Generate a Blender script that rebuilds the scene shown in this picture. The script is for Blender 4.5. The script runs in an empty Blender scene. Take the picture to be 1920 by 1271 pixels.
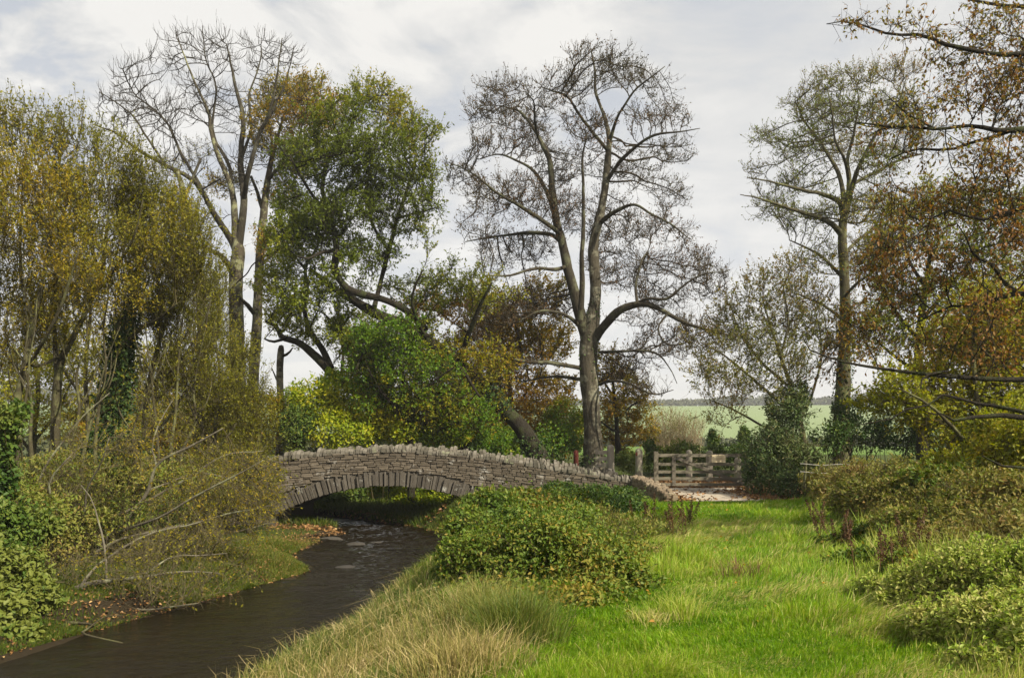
import bpy, math, random
import numpy as np
from mathutils import Vector

# ------------------------------------------------------------------ basics
scene = bpy.context.scene
COL = scene.collection
F, HX, HY, EYE = 1500.0, 960.0, 821.0, 1.6      # camera: focal length in photo pixels, principal point, eye height


def P(px, py, d):
    """A point of the photograph at depth d (metres in front of the camera)."""
    return np.array([(px - HX) / F * d, d, EYE - (py - HY) / F * d])


def RNG(seed):
    return np.random.default_rng(seed)


def unit(v):
    n = np.linalg.norm(v, axis=-1, keepdims=True)
    return v / np.maximum(n, 1e-9)


_nr = RNG(991)
_NK = _nr.normal(size=(14, 3)) * np.array([.5, .5, .5, 1, 1, 1, 1.6, 1.6, 2.2, 2.2, 3, 3, 4.5, 4.5])[:, None]
_NA = 1 / np.sqrt(np.array([.5, .5, .5, 1, 1, 1, 1.6, 1.6, 2.2, 2.2, 3, 3, 4.5, 4.5]))
_NP = _nr.uniform(0, 6.28, 14)


def noise3(p, f=1.0, off=0.0):
    """Cheap smooth noise, about -1..1."""
    a = (np.asarray(p) * f + off) @ _NK.T + _NP
    return (np.sin(a) * _NA).sum(-1) / _NA.sum() * 2.2


def smooth01(x):
    x = np.clip(x, 0, 1)
    return x * x * (3 - 2 * x)


class MB:
    """Collects vertices, quads and triangles and links them as one mesh object."""
    def __init__(s):
        s.v, s.q, s.t, s.qm, s.tm, s.tint, s.n = [], [], [], [], [], [], 0

    def add(s, v, q=None, t=None, m=0, tint=None):
        v = np.asarray(v, dtype=np.float64).reshape(-1, 3)
        if len(v) == 0:
            return
        s.v.append(v)
        s.tint.append(np.full(len(v), .5) if tint is None else np.broadcast_to(np.asarray(tint, dtype=np.float64), (len(v),)))
        if q is not None and len(q):
            q = np.asarray(q).reshape(-1, 4)
            s.q.append(q + s.n)
            s.qm.append(np.full(len(q), m))
        if t is not None and len(t):
            t = np.asarray(t).reshape(-1, 3)
            s.t.append(t + s.n)
            s.tm.append(np.full(len(t), m))
        s.n += len(v)

    def build(s, name, mats, parent=None, smooth=False, origin=None):
        me = bpy.data.meshes.new(name)
        v = np.concatenate(s.v) if s.v else np.zeros((0, 3))
        if origin is not None:
            v = v - np.asarray(origin)
        q = np.concatenate(s.q) if s.q else np.zeros((0, 4), int)
        t = np.concatenate(s.t) if s.t else np.zeros((0, 3), int)
        me.vertices.add(len(v))
        me.vertices.foreach_set('co', v.astype(np.float32).ravel())
        loops = np.concatenate([q.ravel(), t.ravel()]).astype(np.int32)
        me.loops.add(len(loops))
        me.loops.foreach_set('vertex_index', loops)
        me.polygons.add(len(q) + len(t))
        st = np.concatenate([np.arange(len(q)) * 4, len(q) * 4 + np.arange(len(t)) * 3]).astype(np.int32)
        me.polygons.foreach_set('loop_start', st)
        mi = np.concatenate((s.qm if s.qm else [np.zeros(0, int)]) + (s.tm if s.tm else [np.zeros(0, int)])).astype(np.int32)
        mats = mats if isinstance(mats, (list, tuple)) else [mats]
        for m in mats:
            me.materials.append(m)
        me.polygons.foreach_set('material_index', mi)
        me.polygons.foreach_set('use_smooth', np.full(len(mi), smooth))
        at = me.attributes.new('tint', 'FLOAT', 'POINT')
        at.data.foreach_set('value', np.concatenate(s.tint).astype(np.float32) if s.tint else np.zeros(0, np.float32))
        me.update(calc_edges=True)
        o = bpy.data.objects.new(name, me)
        COL.objects.link(o)
        if parent is not None:
            o.parent = parent
            o.location = (0, 0, 0) if origin is None else tuple(np.asarray(origin) - np.asarray(parent.location))
            if origin is None:
                o.location = tuple(-np.asarray(parent.location))
        elif origin is not None:
            o.location = tuple(origin)
        return o


def tag(o, label=None, cat=None, group=None, kind=None):
    if label: o['label'] = label
    if cat: o['category'] = cat
    if group: o['group'] = group
    if kind: o['kind'] = kind
    return o


def thing(name, loc, label, cat, group=None):
    o = bpy.data.objects.new(name, None)
    COL.objects.link(o)
    o.location = tuple(loc)
    o.empty_display_size = .3
    return tag(o, label, cat, group)


# ------------------------------------------------------------------ tubes
def spline(pts, n):
    """Catmull-Rom through the rows of pts (any number of columns)."""
    pts = np.asarray(pts, float)
    if len(pts) == 2:
        return pts[0] + (pts[1] - pts[0]) * np.linspace(0, 1, n)[:, None]
    e = np.vstack([2 * pts[0] - pts[1], pts, 2 * pts[-1] - pts[-2]])
    L = np.concatenate([[0], np.cumsum(np.linalg.norm(np.diff(pts[:, :3], axis=0), axis=1))])
    s = np.linspace(0, L[-1], n)
    i = np.clip(np.searchsorted(L, s, 'right') - 1, 0, len(pts) - 2)
    t = ((s - L[i]) / np.maximum(L[i + 1] - L[i], 1e-9))[:, None]
    p0, p1, p2, p3 = e[i], e[i + 1], e[i + 2], e[i + 3]
    return .5 * (2 * p1 + (p2 - p0) * t + (2 * p0 - 5 * p1 + 4 * p2 - p3) * t ** 2 + (3 * p1 - p0 - 3 * p2 + p3) * t ** 3)


def frames(T):
    ref = np.where(np.abs(T[..., 2:3]) > .85, np.array([1., .15, .1]), np.array([.1, .2, 1.]))
    a = unit(np.cross(T, ref))
    return a, np.cross(T, a)


def tube(mb, pts, r, sides=10, m=0, rough=0.0, tint=.5, cap=True, seed=0):
    """One limb with a parallel-transported frame and an uneven bark surface."""
    pts = np.asarray(pts, float)
    n = len(pts)
    T = unit(np.gradient(pts, axis=0))
    a = np.zeros((n, 3))
    a[0] = frames(T[0:1])[0][0]
    for i in range(1, n):
        v = a[i - 1] - T[i] * (a[i - 1] @ T[i])
        a[i] = v / max(np.linalg.norm(v), 1e-9)
    b = np.cross(T, a)
    th = np.linspace(0, 2 * np.pi, sides, endpoint=False)
    ring = np.cos(th)[None, :, None] * a[:, None] + np.sin(th)[None, :, None] * b[:, None]
    rr = np.asarray(r, float)[:, None] * np.ones((n, sides))
    if rough:
        q = pts[:, None] + ring * rr[..., None]
        rr = rr * (1 + rough * noise3(q * np.array([1, 1, .5]), 2.2, seed) + rough * .6 * noise3(q, 6., seed))
    v = pts[:, None] + ring * rr[..., None]
    q = []
    i, j = np.meshgrid(np.arange(n - 1), np.arange(sides), indexing='ij')
    j2 = (j + 1) % sides
    q = np.stack([i * sides + j, i * sides + j2, (i + 1) * sides + j2, (i + 1) * sides + j], -1).reshape(-1, 4)
    vv = v.reshape(-1, 3)
    t = None
    if cap:
        vv = np.vstack([vv, pts[-1] + T[-1] * r[-1] * .5])
        k = n * sides
        jj = np.arange(sides)
        t = np.stack([(n - 1) * sides + jj, (n - 1) * sides + (jj + 1) % sides, np.full(sides, k)], -1)
    mb.add(vv, q, t, m, tint)


def tubes(mb, Pt, R, sides=3, m=0, tint=None):
    """Many polylines with equally many points: Pt (N,k,3), R (N,k)."""
    N, k, _ = Pt.shape
    if N == 0:
        return
    T = unit(np.gradient(Pt, axis=1))
    a, b = frames(T)
    th = np.linspace(0, 2 * np.pi, sides, endpoint=False)
    v = Pt[:, :, None] + (np.cos(th)[:, None] * a[:, :, None] + np.sin(th)[:, None] * b[:, :, None]) * R[:, :, None, None]
    base = np.arange(N)[:, None, None] * (k * sides)
    i = np.arange(k - 1)[None, :, None] * sides
    j = np.arange(sides)[None, None, :]
    j2 = (j + 1) % sides
    q = np.stack([base + i + j, base + i + j2, base + i + sides + j2, base + i + sides + j], -1).reshape(-1, 4)
    tt = None if tint is None else np.repeat(tint, k * sides)
    mb.add(v.reshape(-1, 3), q, None, m, tt)


def link_tubes(mb, pos, par, rad, main, sel, sides, m=0):
    """Edges parent->node of a branching skeleton as short tubes whose rings meet."""
    i = sel
    p = par[i]
    mc = main[i]
    tip = np.where((mc >= 0)[:, None], pos[np.maximum(mc, 0)], pos[i] + (pos[i] - pos[p]))
    Te = unit(tip - pos[p])
    ismain = main[p] == i
    gp = par[p]
    Tp = unit(pos[i] - np.where((gp >= 0)[:, None], pos[np.maximum(gp, 0)], pos[p] - (pos[i] - pos[p])))
    Ts = np.where(ismain[:, None], Tp, unit(pos[i] - pos[p]))
    rs = np.where(ismain, rad[p], np.minimum(rad[i] * 1.15, rad[p]))
    T = np.stack([Ts, Te], 1)
    a, b = frames(T)
    th = np.linspace(0, 2 * np.pi, sides, endpoint=False)
    R = np.stack([rs, rad[i]], 1)
    Pt = np.stack([pos[p], pos[i]], 1)
    v = Pt[:, :, None] + (np.cos(th)[:, None] * a[:, :, None] + np.sin(th)[:, None] * b[:, :, None]) * R[:, :, None, None]
    N = len(i)
    base = np.arange(N)[:, None] * (2 * sides)
    j = np.arange(sides)[None]
    j2 = (j + 1) % sides
    q = np.stack([base + j, base + j2, base + sides + j2, base + sides + j], -1).reshape(-1, 4)
    mb.add(v.reshape(-1, 3), q, None, m)


# ------------------------------------------------------------------ leaves and blades
def leaves(mb, c, d, n, size, m=0, tint=None, shape='diamond', aspect=.5, fold=.18):
    """Leaf faces: base c, axis d, normal n, length size."""
    N = len(c)
    if N == 0:
        return
    d = unit(d)
    s = unit(np.cross(d, n))
    n = np.cross(s, d)
    L = np.asarray(size)[:, None] * np.ones((N, 1))
    W = L * aspect * .5
    up = n * W * fold * 2
    if shape == 'diamond':
        v = np.stack([c, c + d * L * .45 + s * W + up, c + d * L, c + d * L * .45 - s * W + up], 1)
        q = np.arange(N)[:, None] * 4 + np.array([0, 1, 2, 3])
        k = 4
    elif shape == 'tri':
        v = np.stack([c, c + d * L + s * W, c + d * L * .9 - s * W], 1)
        mb.add(v.reshape(-1, 3), None, np.arange(N)[:, None] * 3 + np.array([0, 1, 2]), m, None if tint is None else np.repeat(tint, 3))
        return
    else:
        v = np.stack([c, c + d * L * .28 + s * W + up, c + d * L * .68 + s * W * .8 + up * .6 - n * L * .04, c + d * L - n * L * .14,
                      c + d * L * .68 - s * W * .8 + up * .6 - n * L * .04, c + d * L * .28 - s * W + up], 1)
        q = (np.arange(N)[:, None, None] * 6 + np.array([[0, 1, 2, 3], [0, 3, 4, 5]])[None]).reshape(-1, 4)
        k = 6
    mb.add(v.reshape(-1, 3), q, None, m, None if tint is None else np.repeat(tint, k))


def blades(mb, base, h, lean, w, tint, m=0, rng=None, droop=.35):
    """Grass blades: base (N,3), height h, lean vectors (N,3) horizontal, width w."""
    N = len(base)
    h = h[:, None]
    side = unit(np.cross(np.array([0, 0, 1.]), unit(lean + 1e-6)))
    th = rng.uniform(0, 6.28, N)
    side = np.stack([np.cos(th), np.sin(th), np.zeros(N)], 1)
    w = w[:, None] * side * .5
    z = np.array([0, 0, 1.])
    p1 = base + z * h * .55 + lean * .35
    p2 = base + z * h * (1 - droop * np.linalg.norm(lean, axis=1, keepdims=True) / np.maximum(h, 1e-6)) + lean
    v = np.stack([base - w, base + w, p1 + w * .75, p1 - w * .75, p2], 1)
    b = np.arange(N)[:, None] * 5
    mb.add(v.reshape(-1, 3), b + np.array([0, 1, 2, 3]), b + np.array([3, 2, 4]), m, np.repeat(tint, 5))


def rdir(rng, n):
    return unit(rng.normal(size=(n, 3)))


# ------------------------------------------------------------------ materials
def new_mat(name):
    m = bpy.data.materials.new(name)
    m.use_nodes = True
    nt = m.node_tree
    nt.nodes.clear()
    out = nt.nodes.new('ShaderNodeOutputMaterial')
    return m, nt, out


def ramp(nt, cols, fac):
    r = nt.nodes.new('ShaderNodeValToRGB')
    e = r.color_ramp.elements
    while len(e) < len(cols):
        e.new(.5)
    for i, c in enumerate(cols):
        e[i].position = i / max(1, len(cols) - 1)
        e[i].color = (*c, 1)
    nt.links.new(fac, r.inputs[0])
    return r.outputs[0]


def noise_node(nt, scale, detail=4, rough=.6, coord='Object', stretch=None):
    tc = nt.nodes.new('ShaderNodeTexCoord')
    n = nt.nodes.new('ShaderNodeTexNoise')
    n.inputs['Scale'].default_value = scale
    n.inputs['Detail'].default_value = detail
    n.inputs['Roughness'].default_value = rough
    src = tc.outputs[coord]
    if stretch:
        mp = nt.nodes.new('ShaderNodeMapping')
        mp.inputs['Scale'].default_value = stretch
        nt.links.new(src, mp.inputs[0])
        src = mp.outputs[0]
    nt.links.new(src, n.inputs['Vector'])
    return n


def leaf_mat(name, cols, trans=.35, rough=.55, spec=.25, gain=1.3):
    m, nt, out = new_mat(name)
    at = nt.nodes.new('ShaderNodeAttribute')
    at.attribute_name = 'tint'
    c = ramp(nt, [tuple(x * gain for x in k) for k in cols], at.outputs['Fac'])
    b = nt.nodes.new('ShaderNodeBsdfPrincipled')
    b.inputs['Roughness'].default_value = rough
    b.inputs['Specular IOR Level'].default_value = spec
    nt.links.new(c, b.inputs['Base Color'])
    if trans:
        tr = nt.nodes.new('ShaderNodeBsdfTranslucent')
        hs = nt.nodes.new('ShaderNodeHueSaturation')
        hs.inputs['Saturation'].default_value = 1.1
        hs.inputs['Value'].default_value = 1.25
        nt.links.new(c, hs.inputs['Color'])
        nt.links.new(hs.outputs[0], tr.inputs['Color'])
        mx = nt.nodes.new('ShaderNodeMixShader')
        mx.inputs[0].default_value = trans
        nt.links.new(b.outputs[0], mx.inputs[1])
        nt.links.new(tr.outputs[0], mx.inputs[2])
        nt.links.new(mx.outputs[0], out.inputs[0])
    else:
        nt.links.new(b.outputs[0], out.inputs[0])
    return m


def bark_mat(name, cols, scale=6, bump=.5, stretch=(1, 1, .25), lichen=None):
    m, nt, out = new_mat(name)
    n = noise_node(nt, scale, 8, .7, 'Object', stretch)
    c = ramp(nt, cols, n.outputs['Fac'])
    if lichen:
        n2 = noise_node(nt, 2.2, 5, .65)
        r2 = nt.nodes.new('ShaderNodeMapRange')
        r2.inputs[1].default_value = .5; r2.inputs[2].default_value = .6
        nt.links.new(n2.outputs['Fac'], r2.inputs[0])
        mx = nt.nodes.new('ShaderNodeMix'); mx.data_type = 'RGBA'
        nt.links.new(r2.outputs[0], mx.inputs[0])
        nt.links.new(c, mx.inputs[6])
        mx.inputs[7].default_value = (*lichen, 1)
        c = mx.outputs[2]
    b = nt.nodes.new('ShaderNodeBsdfPrincipled')
    b.inputs['Roughness'].default_value = .9
    b.inputs['Specular IOR Level'].default_value = .15
    nt.links.new(c, b.inputs['Base Color'])
    if bump:
        bp = nt.nodes.new('ShaderNodeBump')
        bp.inputs['Strength'].default_value = min(1, bump * 1.7)
        bp.inputs['Distance'].default_value = .09
        nt.links.new(n.outputs['Fac'], bp.inputs['Height'])
        nt.links.new(bp.outputs[0], b.inputs['Normal'])
    nt.links.new(b.outputs[0], out.inputs[0])
    return m


def stone_mat(name, cols, scale=5, rough=.9, bump=.4, tintmix=.5, lichen=None):
    """Stone: a tint per stone, mottling inside it, spots of pale lichen."""
    m, nt, out = new_mat(name)
    at = nt.nodes.new('ShaderNodeAttribute'); at.attribute_name = 'tint'
    n = noise_node(nt, scale, 8, .7)
    ad = nt.nodes.new('ShaderNodeMath'); ad.operation = 'MULTIPLY_ADD'
    nt.links.new(at.outputs['Fac'], ad.inputs[0]); ad.inputs[1].default_value = tintmix
    sb = nt.nodes.new('ShaderNodeMath'); sb.operation = 'MULTIPLY'
    nt.links.new(n.outputs['Fac'], sb.inputs[0]); sb.inputs[1].default_value = 1 - tintmix
    nt.links.new(sb.outputs[0], ad.inputs[2])
    c = ramp(nt, cols, ad.outputs[0])
    if lichen:
        tc = nt.nodes.new('ShaderNodeTexCoord')
        vo = nt.nodes.new('ShaderNodeTexNoise'); vo.inputs['Scale'].default_value = 3.2; vo.inputs['Detail'].default_value = 9; vo.inputs['Roughness'].default_value = .72
        nt.links.new(tc.outputs['Object'], vo.inputs['Vector'])
        r2 = nt.nodes.new('ShaderNodeMapRange'); r2.inputs[1].default_value = .58; r2.inputs[2].default_value = .68
        nt.links.new(vo.outputs['Fac'], r2.inputs[0])
        mx = nt.nodes.new('ShaderNodeMix'); mx.data_type = 'RGBA'
        nt.links.new(r2.outputs[0], mx.inputs[0]); nt.links.new(c, mx.inputs[6]); mx.inputs[7].default_value = (*lichen, 1)
        c = mx.outputs[2]
    b = nt.nodes.new('ShaderNodeBsdfPrincipled')
    b.inputs['Roughness'].default_value = rough
    b.inputs['Specular IOR Level'].default_value = .2
    nt.links.new(c, b.inputs['Base Color'])
    bp = nt.nodes.new('ShaderNodeBump'); bp.inputs['Strength'].default_value = bump; bp.inputs['Distance'].default_value = .03
    nt.links.new(n.outputs['Fac'], bp.inputs['Height']); nt.links.new(bp.outputs[0], b.inputs['Normal'])
    nt.links.new(b.outputs[0], out.inputs[0])
    return m


# ------------------------------------------------------------------ branching
def colonise(seed, attract, D, dk, iters=140, wob=.25, up=.0, rng=None, maxkids=3, maxn=9000):
    """Space colonisation from the seed nodes towards the attractors. Returns (pos, par, nseed)."""
    pos = [seed]
    par = [np.full(len(seed), -1)]
    allp = seed
    kids = np.zeros(len(seed), int)
    d2 = np.full(len(attract), 1e9)
    near = np.zeros(len(attract), int)
    alive = np.ones(len(attract), bool)

    def upd(new, base):
        for k in range(0, len(new), 512):
            blk = new[k:k + 512]
            dd = ((attract[alive][:, None] - blk[None]) ** 2).sum(-1)
            j = dd.argmin(1)
            v = dd[np.arange(len(j)), j]
            ia = np.where(alive)[0]
            better = v < d2[ia]
            d2[ia[better]] = v[better]
            near[ia[better]] = base + k + j[better]
    upd(seed, 0)
    for it in range(iters):
        ia = np.where(alive)[0]
        if len(ia) == 0:
            break
        nd = near[ia]
        dirs = unit(attract[ia] - allp[nd])
        acc = np.zeros_like(allp)
        np.add.at(acc, nd, dirs)
        cnt = np.bincount(nd, minlength=len(allp))
        g = np.where((cnt > 0) & (kids < maxkids))[0]
        if len(g) == 0:
            break
        v = unit(acc[g] / cnt[g][:, None] + rng.normal(size=(len(g), 3)) * wob + np.array([0, 0, up]))
        new = allp[g] + v * D
        kids[g] += 1
        base = len(allp)
        allp = np.vstack([allp, new])
        kids = np.concatenate([kids, np.zeros(len(new), int)])
        pos.append(new)
        par.append(g)
        upd(new, base)
        alive &= d2 > dk * dk
        if len(allp) > maxn:
            break
    return allp, np.concatenate(par), len(seed)


def finish_skeleton(pos, par, ns, r_seed, r_tip, expo=2.3):
    n = len(pos)
    acc = np.zeros(n)
    r = np.zeros(n)
    main = np.full(n, -1)
    best = np.zeros(n)
    for i in range(n - 1, ns - 1, -1):
        r[i] = max(acc[i], r_tip ** expo) ** (1 / expo)
        p = par[i]
        acc[p] += r[i] ** expo
        if r[i] > best[p]:
            best[p] = r[i]
            main[p] = i
    r[:ns] = r_seed
    # smooth the zig-zag
    for _ in range(2):
        q = pos.copy()
        i = np.arange(ns, n)
        mc = main[i]
        ok = mc >= 0
        i = i[ok]
        q[i] = .5 * pos[i] + .25 * (pos[par[i]] + pos[main[i]])
        pos = q
    for i in range(ns, n):                       # a branch is never thicker than what bears it
        p = par[i]
        lim = r[p] * (.85 if p < ns else 1.0)
        if r[i] > lim:
            r[i] = lim
    main[:ns] = -1
    return pos, r, main


def blob_points(rng, spec, Y, density, zs=1.0, dspread=0.0):
    """Attractors in the ellipsoids spec = (cx, cy, rx, ry[, depth offset]) given in photo pixels at depth Y."""
    out = []
    for s in spec:
        cx, cy, rx, ry = s[:4]
        dd = s[4] if len(s) > 4 else rng.normal() * dspread
        rz = (rx + ry) * .5 / F * Y * zs
        vol = rx * ry * (rx + ry) / 2 / F ** 3 * Y ** 3 * 4.19
        n = max(6, int(density * vol))
        u = rdir(rng, n) * (rng.uniform(0, 1, n) ** (1 / 2.4))[:, None]
        Yd = Y + dd + u[:, 2] * rz
        px, py = cx + u[:, 0] * rx, cy + u[:, 1] * ry
        out.append(np.stack([(px - HX) / F * Yd, Yd, EYE - (py - HY) / F * Yd], 1))
    return np.concatenate(out)


def trace(pts, Y, rng=None, wob=0.0, step=.3):
    """A limb traced as (px, py, radius px[, depth offset]) -> points and radii in metres."""
    a = []
    for s in pts:
        d = Y + (s[3] if len(s) > 3 else 0.0)
        a.append([*P(s[0], s[1], d), s[2] / F * d])
    a = np.array(a)
    L = np.linalg.norm(np.diff(a[:, :3], axis=0), axis=1).sum()
    n = max(4, int(L / step) + 1)
    q = spline(a, n)
    if wob and rng is not None:
        k = rng.uniform(0, 50)
        w = np.stack([noise3(q[:, :3], .9, k), noise3(q[:, :3], .9, k + 9), noise3(q[:, :3], .9, k + 21)], 1)
        ramp_ = np.minimum(1, np.linspace(0, 3, n))[:, None]
        q[:, :3] += w * wob * ramp_
    return q[:, :3], np.maximum(q[:, 3], .004)


def grow_twigs(rng, pos, dirn, count, L, segs, r, up=.3, spread=.9, curl=.2):
    """count twigs from each position; returns (N,segs+1,3) and radii."""
    b = np.repeat(pos, count, 0)
    d = np.repeat(dirn, count, 0)
    N = len(b)
    d = unit(d + rdir(rng, N) * spread + np.array([0, 0, up]))
    ln = rng.uniform(.5, 1.2, N) * L / segs
    pts = [b]
    for _ in range(segs):
        d = unit(d + rdir(rng, N) * curl + np.array([0, 0, up * .35]))
        pts.append(pts[-1] + d * ln[:, None])
    Pt = np.stack(pts, 1)
    R = np.linspace(1, .45, segs + 1)[None] * (r * rng.uniform(.8, 1.2, N))[:, None]
    return Pt, R


DENS = 14.0


def tree(name, label, cat, Y, trunk, limbs, blobs, bark, leafm, seed, group=None, density=1.2, D=.32, dk=.45, r_tip=.008,
         up=.05, wob=.25, twig=(2, .55, 3, .006), twig_r=.03, tup=.35, leaf=None, zs=1.0, dspread=1.5, expo=2.35, maxn=9000,
         trunk_sides=16, rough=.1, limb_part='limb', flare=1.6, ivy=None, tspread=.9, seeds_from=0.0, limb_wob=.06, tintf=.35, ls=.8, dm=1.0, sub=None, bs=1.0, ts=1.0):
    trunk = [(p_[0], p_[1], p_[2] * ts, *p_[3:]) for p_ in trunk]
    blobs = [(b[0], b[1], b[2] * bs, b[3] * bs, *b[4:]) for b in blobs]
    density, D, dk, maxn = density * DENS * dm, D * .72 * dm ** -.2, dk * .62 * dm ** -.3, maxn * 4
    """A tree: traced trunk and limbs, crown grown by space colonisation, twigs and leaves.
    leaf = (per twig, length, aspect, hang, shape)"""
    rng = RNG(seed)
    tp, tr = trace(trunk, Y, rng, .03, .2)
    tr = tr * (ls + (1 - ls) * np.clip(1 - np.arange(len(tp)) / len(tp) * 2.5, 0, 1))
    g = float(H(tp[0, 0], tp[0, 1])) - .12
    if tp[0, 2] > g:                              # the foot stands in the ground
        n_ = max(2, int((tp[0, 2] - g) / .2) + 1)
        d_ = unit(tp[0] - tp[2]) * np.array([1, 1, 0]) * .3
        ft = np.stack([tp[0] + (np.array([0, 0, g - tp[0, 2]]) + d_ * (tp[0, 2] - g)) * (1 - t_) for t_ in np.linspace(0, 1, n_)[:-1]])
        tp, tr = np.vstack([ft, tp]), np.concatenate([np.full(len(ft), tr[0]), tr])
    base = tp[0].copy()
    k = np.clip(1 - np.arange(len(tp)) * .2 / 1.0, 0, 1) ** 2
    root = thing(name, base, label, cat, group)
    mb = MB()
    tube(mb, tp, tr * (1 + (flare - 1) * k), trunk_sides, 0, rough, seed=seed)
    mb.build('trunk', bark, root, True)
    seeds, srad = [tp[int(len(tp) * seeds_from):]], [tr[int(len(tp) * seeds_from):]]
    for l in limbs:
        lp, lr = trace(l, Y, rng, limb_wob, .22)
        mb = MB()
        lr = lr * ls
        tube(mb, lp, lr, 8, 0, rough * .8, seed=seed + 3)
        mb.build(limb_part, M.get(bark.name + '_limb', bark), root, True)
        seeds.append(lp); srad.append(lr)
    mb = MB()
    if blobs:
        S, R = np.concatenate(seeds), np.concatenate(srad)
        A = blob_points(rng, blobs, Y, density, zs, dspread)
        pos, par, ns = colonise(S, A, D, dk, wob=wob, up=up, rng=rng, maxn=maxn)
        pos, rad, main = finish_skeleton(pos, par, ns, R, r_tip, expo)
        i = np.arange(ns, len(pos))
        thick = rad[i] > .035
        link_tubes(mb, pos, par, rad, main, i[thick], 6)
        link_tubes(mb, pos, par, rad, main, i[~thick], 3)
        sel = i[rad[i] < twig_r]
        dirn = unit(pos[sel] - pos[par[sel]])
        Pt, Rt = grow_twigs(rng, pos[sel], dirn, twig[0], twig[1], twig[2], twig[3], tup, tspread)
        tubes(mb, Pt, Rt, 3)
        if sub:
            n_ = int(len(Pt) * sub[0])
            j = rng.integers(0, len(Pt), n_)
            k_ = rng.integers(1, Pt.shape[1], n_)
            P2, R2 = grow_twigs(rng, Pt[j, k_], unit(Pt[j, k_] - Pt[j, k_ - 1]), 1, sub[1], sub[2], sub[3], tup, tspread * .9)
            tubes(mb, P2, R2, 3)
            if leaf:
                add_leaves(mb, rng, P2, leaf, 1, tintf)
        if leaf:
            add_leaves(mb, rng, Pt, leaf, 1, tintf)
        print(name, 'nodes', len(pos), 'twigs', len(Pt), 'verts', mb.n)
    if ivy:
        mi = MB()
        for (i0, i1, n, off, sz) in ivy:
            j = rng.integers(int(i0 * len(tp)), max(int(i1 * len(tp)), int(i0 * len(tp)) + 1), n)
            th = rng.uniform(0, 6.28, n)
            o = np.stack([np.cos(th), np.sin(th), np.zeros(n)], 1)
            c = tp[j] + o * (tr[j] + rng.uniform(0, 1, n) ** 1.5 * off)[:, None] + rng.normal(size=(n, 3)) * np.array([.05, .05, .12])
            leaves(mi, c, unit(o * .5 + rdir(rng, n) - np.array([0, 0, .6])), unit(o + rdir(rng, n) * .6), rng.uniform(.6, 1.2, n) * sz, 0, rng.uniform(0, 1, n), aspect=.9)
        mi.build('ivy', M['ivy'], root)
    if mb.n:
        mb.build('crown', [bark_thin(bark), leafm] if leafm else [bark_thin(bark)], root, True)
    return root


_thin = {}


def bark_thin(b):
    return M.get(b.name + '_twig', b)


def add_leaves(mb, rng, Pt, leaf, m=1, tintf=.35, keep=None):
    per, ln, asp, hang, shape = leaf
    N, k, _ = Pt.shape
    n = int(N * per)
    j = rng.integers(0, N, n)
    f = rng.uniform(.25, 1, n) * (k - 1)
    a = np.minimum(f.astype(int), k - 2)
    t = (f - a)[:, None]
    c = Pt[j, a] * (1 - t) + Pt[j, a + 1] * t
    d = unit(unit(Pt[j, a + 1] - Pt[j, a]) * .6 + rdir(rng, n) * .9 - np.array([0, 0, hang]))
    nn = unit(rdir(rng, n) * .8 + np.array([0, 0, .6]))
    tint = np.clip(.5 + tintf * 1.3 * noise3(c, .45, 5) + rng.normal(size=n) * .2, 0, 1)
    leaves(mb, c, d, nn, rng.uniform(.65, 1.25, n) * ln, m, tint, shape, asp)

# ------------------------------------------------------------------ camera, light, sky
cam = bpy.data.cameras.new('camera')
cam.sensor_width = 36
cam.lens = F / 1920 * 36
cam.shift_y = (HY - 635.5) / 1920
cam.clip_start = .05
cam.clip_end = 6000
co = bpy.data.objects.new('camera', cam)
COL.objects.link(co)
co.location = (0, 0, EYE)
co.rotation_euler = (math.radians(90), 0, 0)
scene.camera = co

SUN = np.array([.58, -.50, .66])
SUN = SUN / np.linalg.norm(SUN)
sl = bpy.data.lights.new('sun', 'SUN')
sl.energy = 5.0
sl.angle = math.radians(.6)
sl.color = (1, .92, .76)
so = bpy.data.objects.new('sun', sl)
COL.objects.link(so)
so.rotation_euler = Vector(SUN).to_track_quat('Z', 'Y').to_euler()
so.location = tuple(SUN * 60)

w = bpy.data.worlds.new('World')
scene.world = w
w.use_nodes = True
nt = w.node_tree
nt.nodes.clear()
wo = nt.nodes.new('ShaderNodeOutputWorld')
bg = nt.nodes.new('ShaderNodeBackground')
SKY_STRENGTH = .09
bg.inputs[1].default_value = SKY_STRENGTH
sky = nt.nodes.new('ShaderNodeTexSky')
sky.sky_type = 'NISHITA'
sky.sun_disc = False
sky.sun_elevation = math.asin(SUN[2])
sky.sun_rotation = math.atan2(SUN[0], SUN[1])
tc = nt.nodes.new('ShaderNodeTexCoord')
sx = nt.nodes.new('ShaderNodeSeparateXYZ')
nt.links.new(tc.outputs['Generated'], sx.inputs[0])


def mth(op, a, b=None, c=None):
    n = nt.nodes.new('ShaderNodeMath')
    n.operation = op
    for k, x in enumerate((a, b, c)):
        if x is None:
            continue
        if isinstance(x, (int, float)):
            n.inputs[k].default_value = x
        else:
            nt.links.new(x, n.inputs[k])
    return n.outputs[0]


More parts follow.
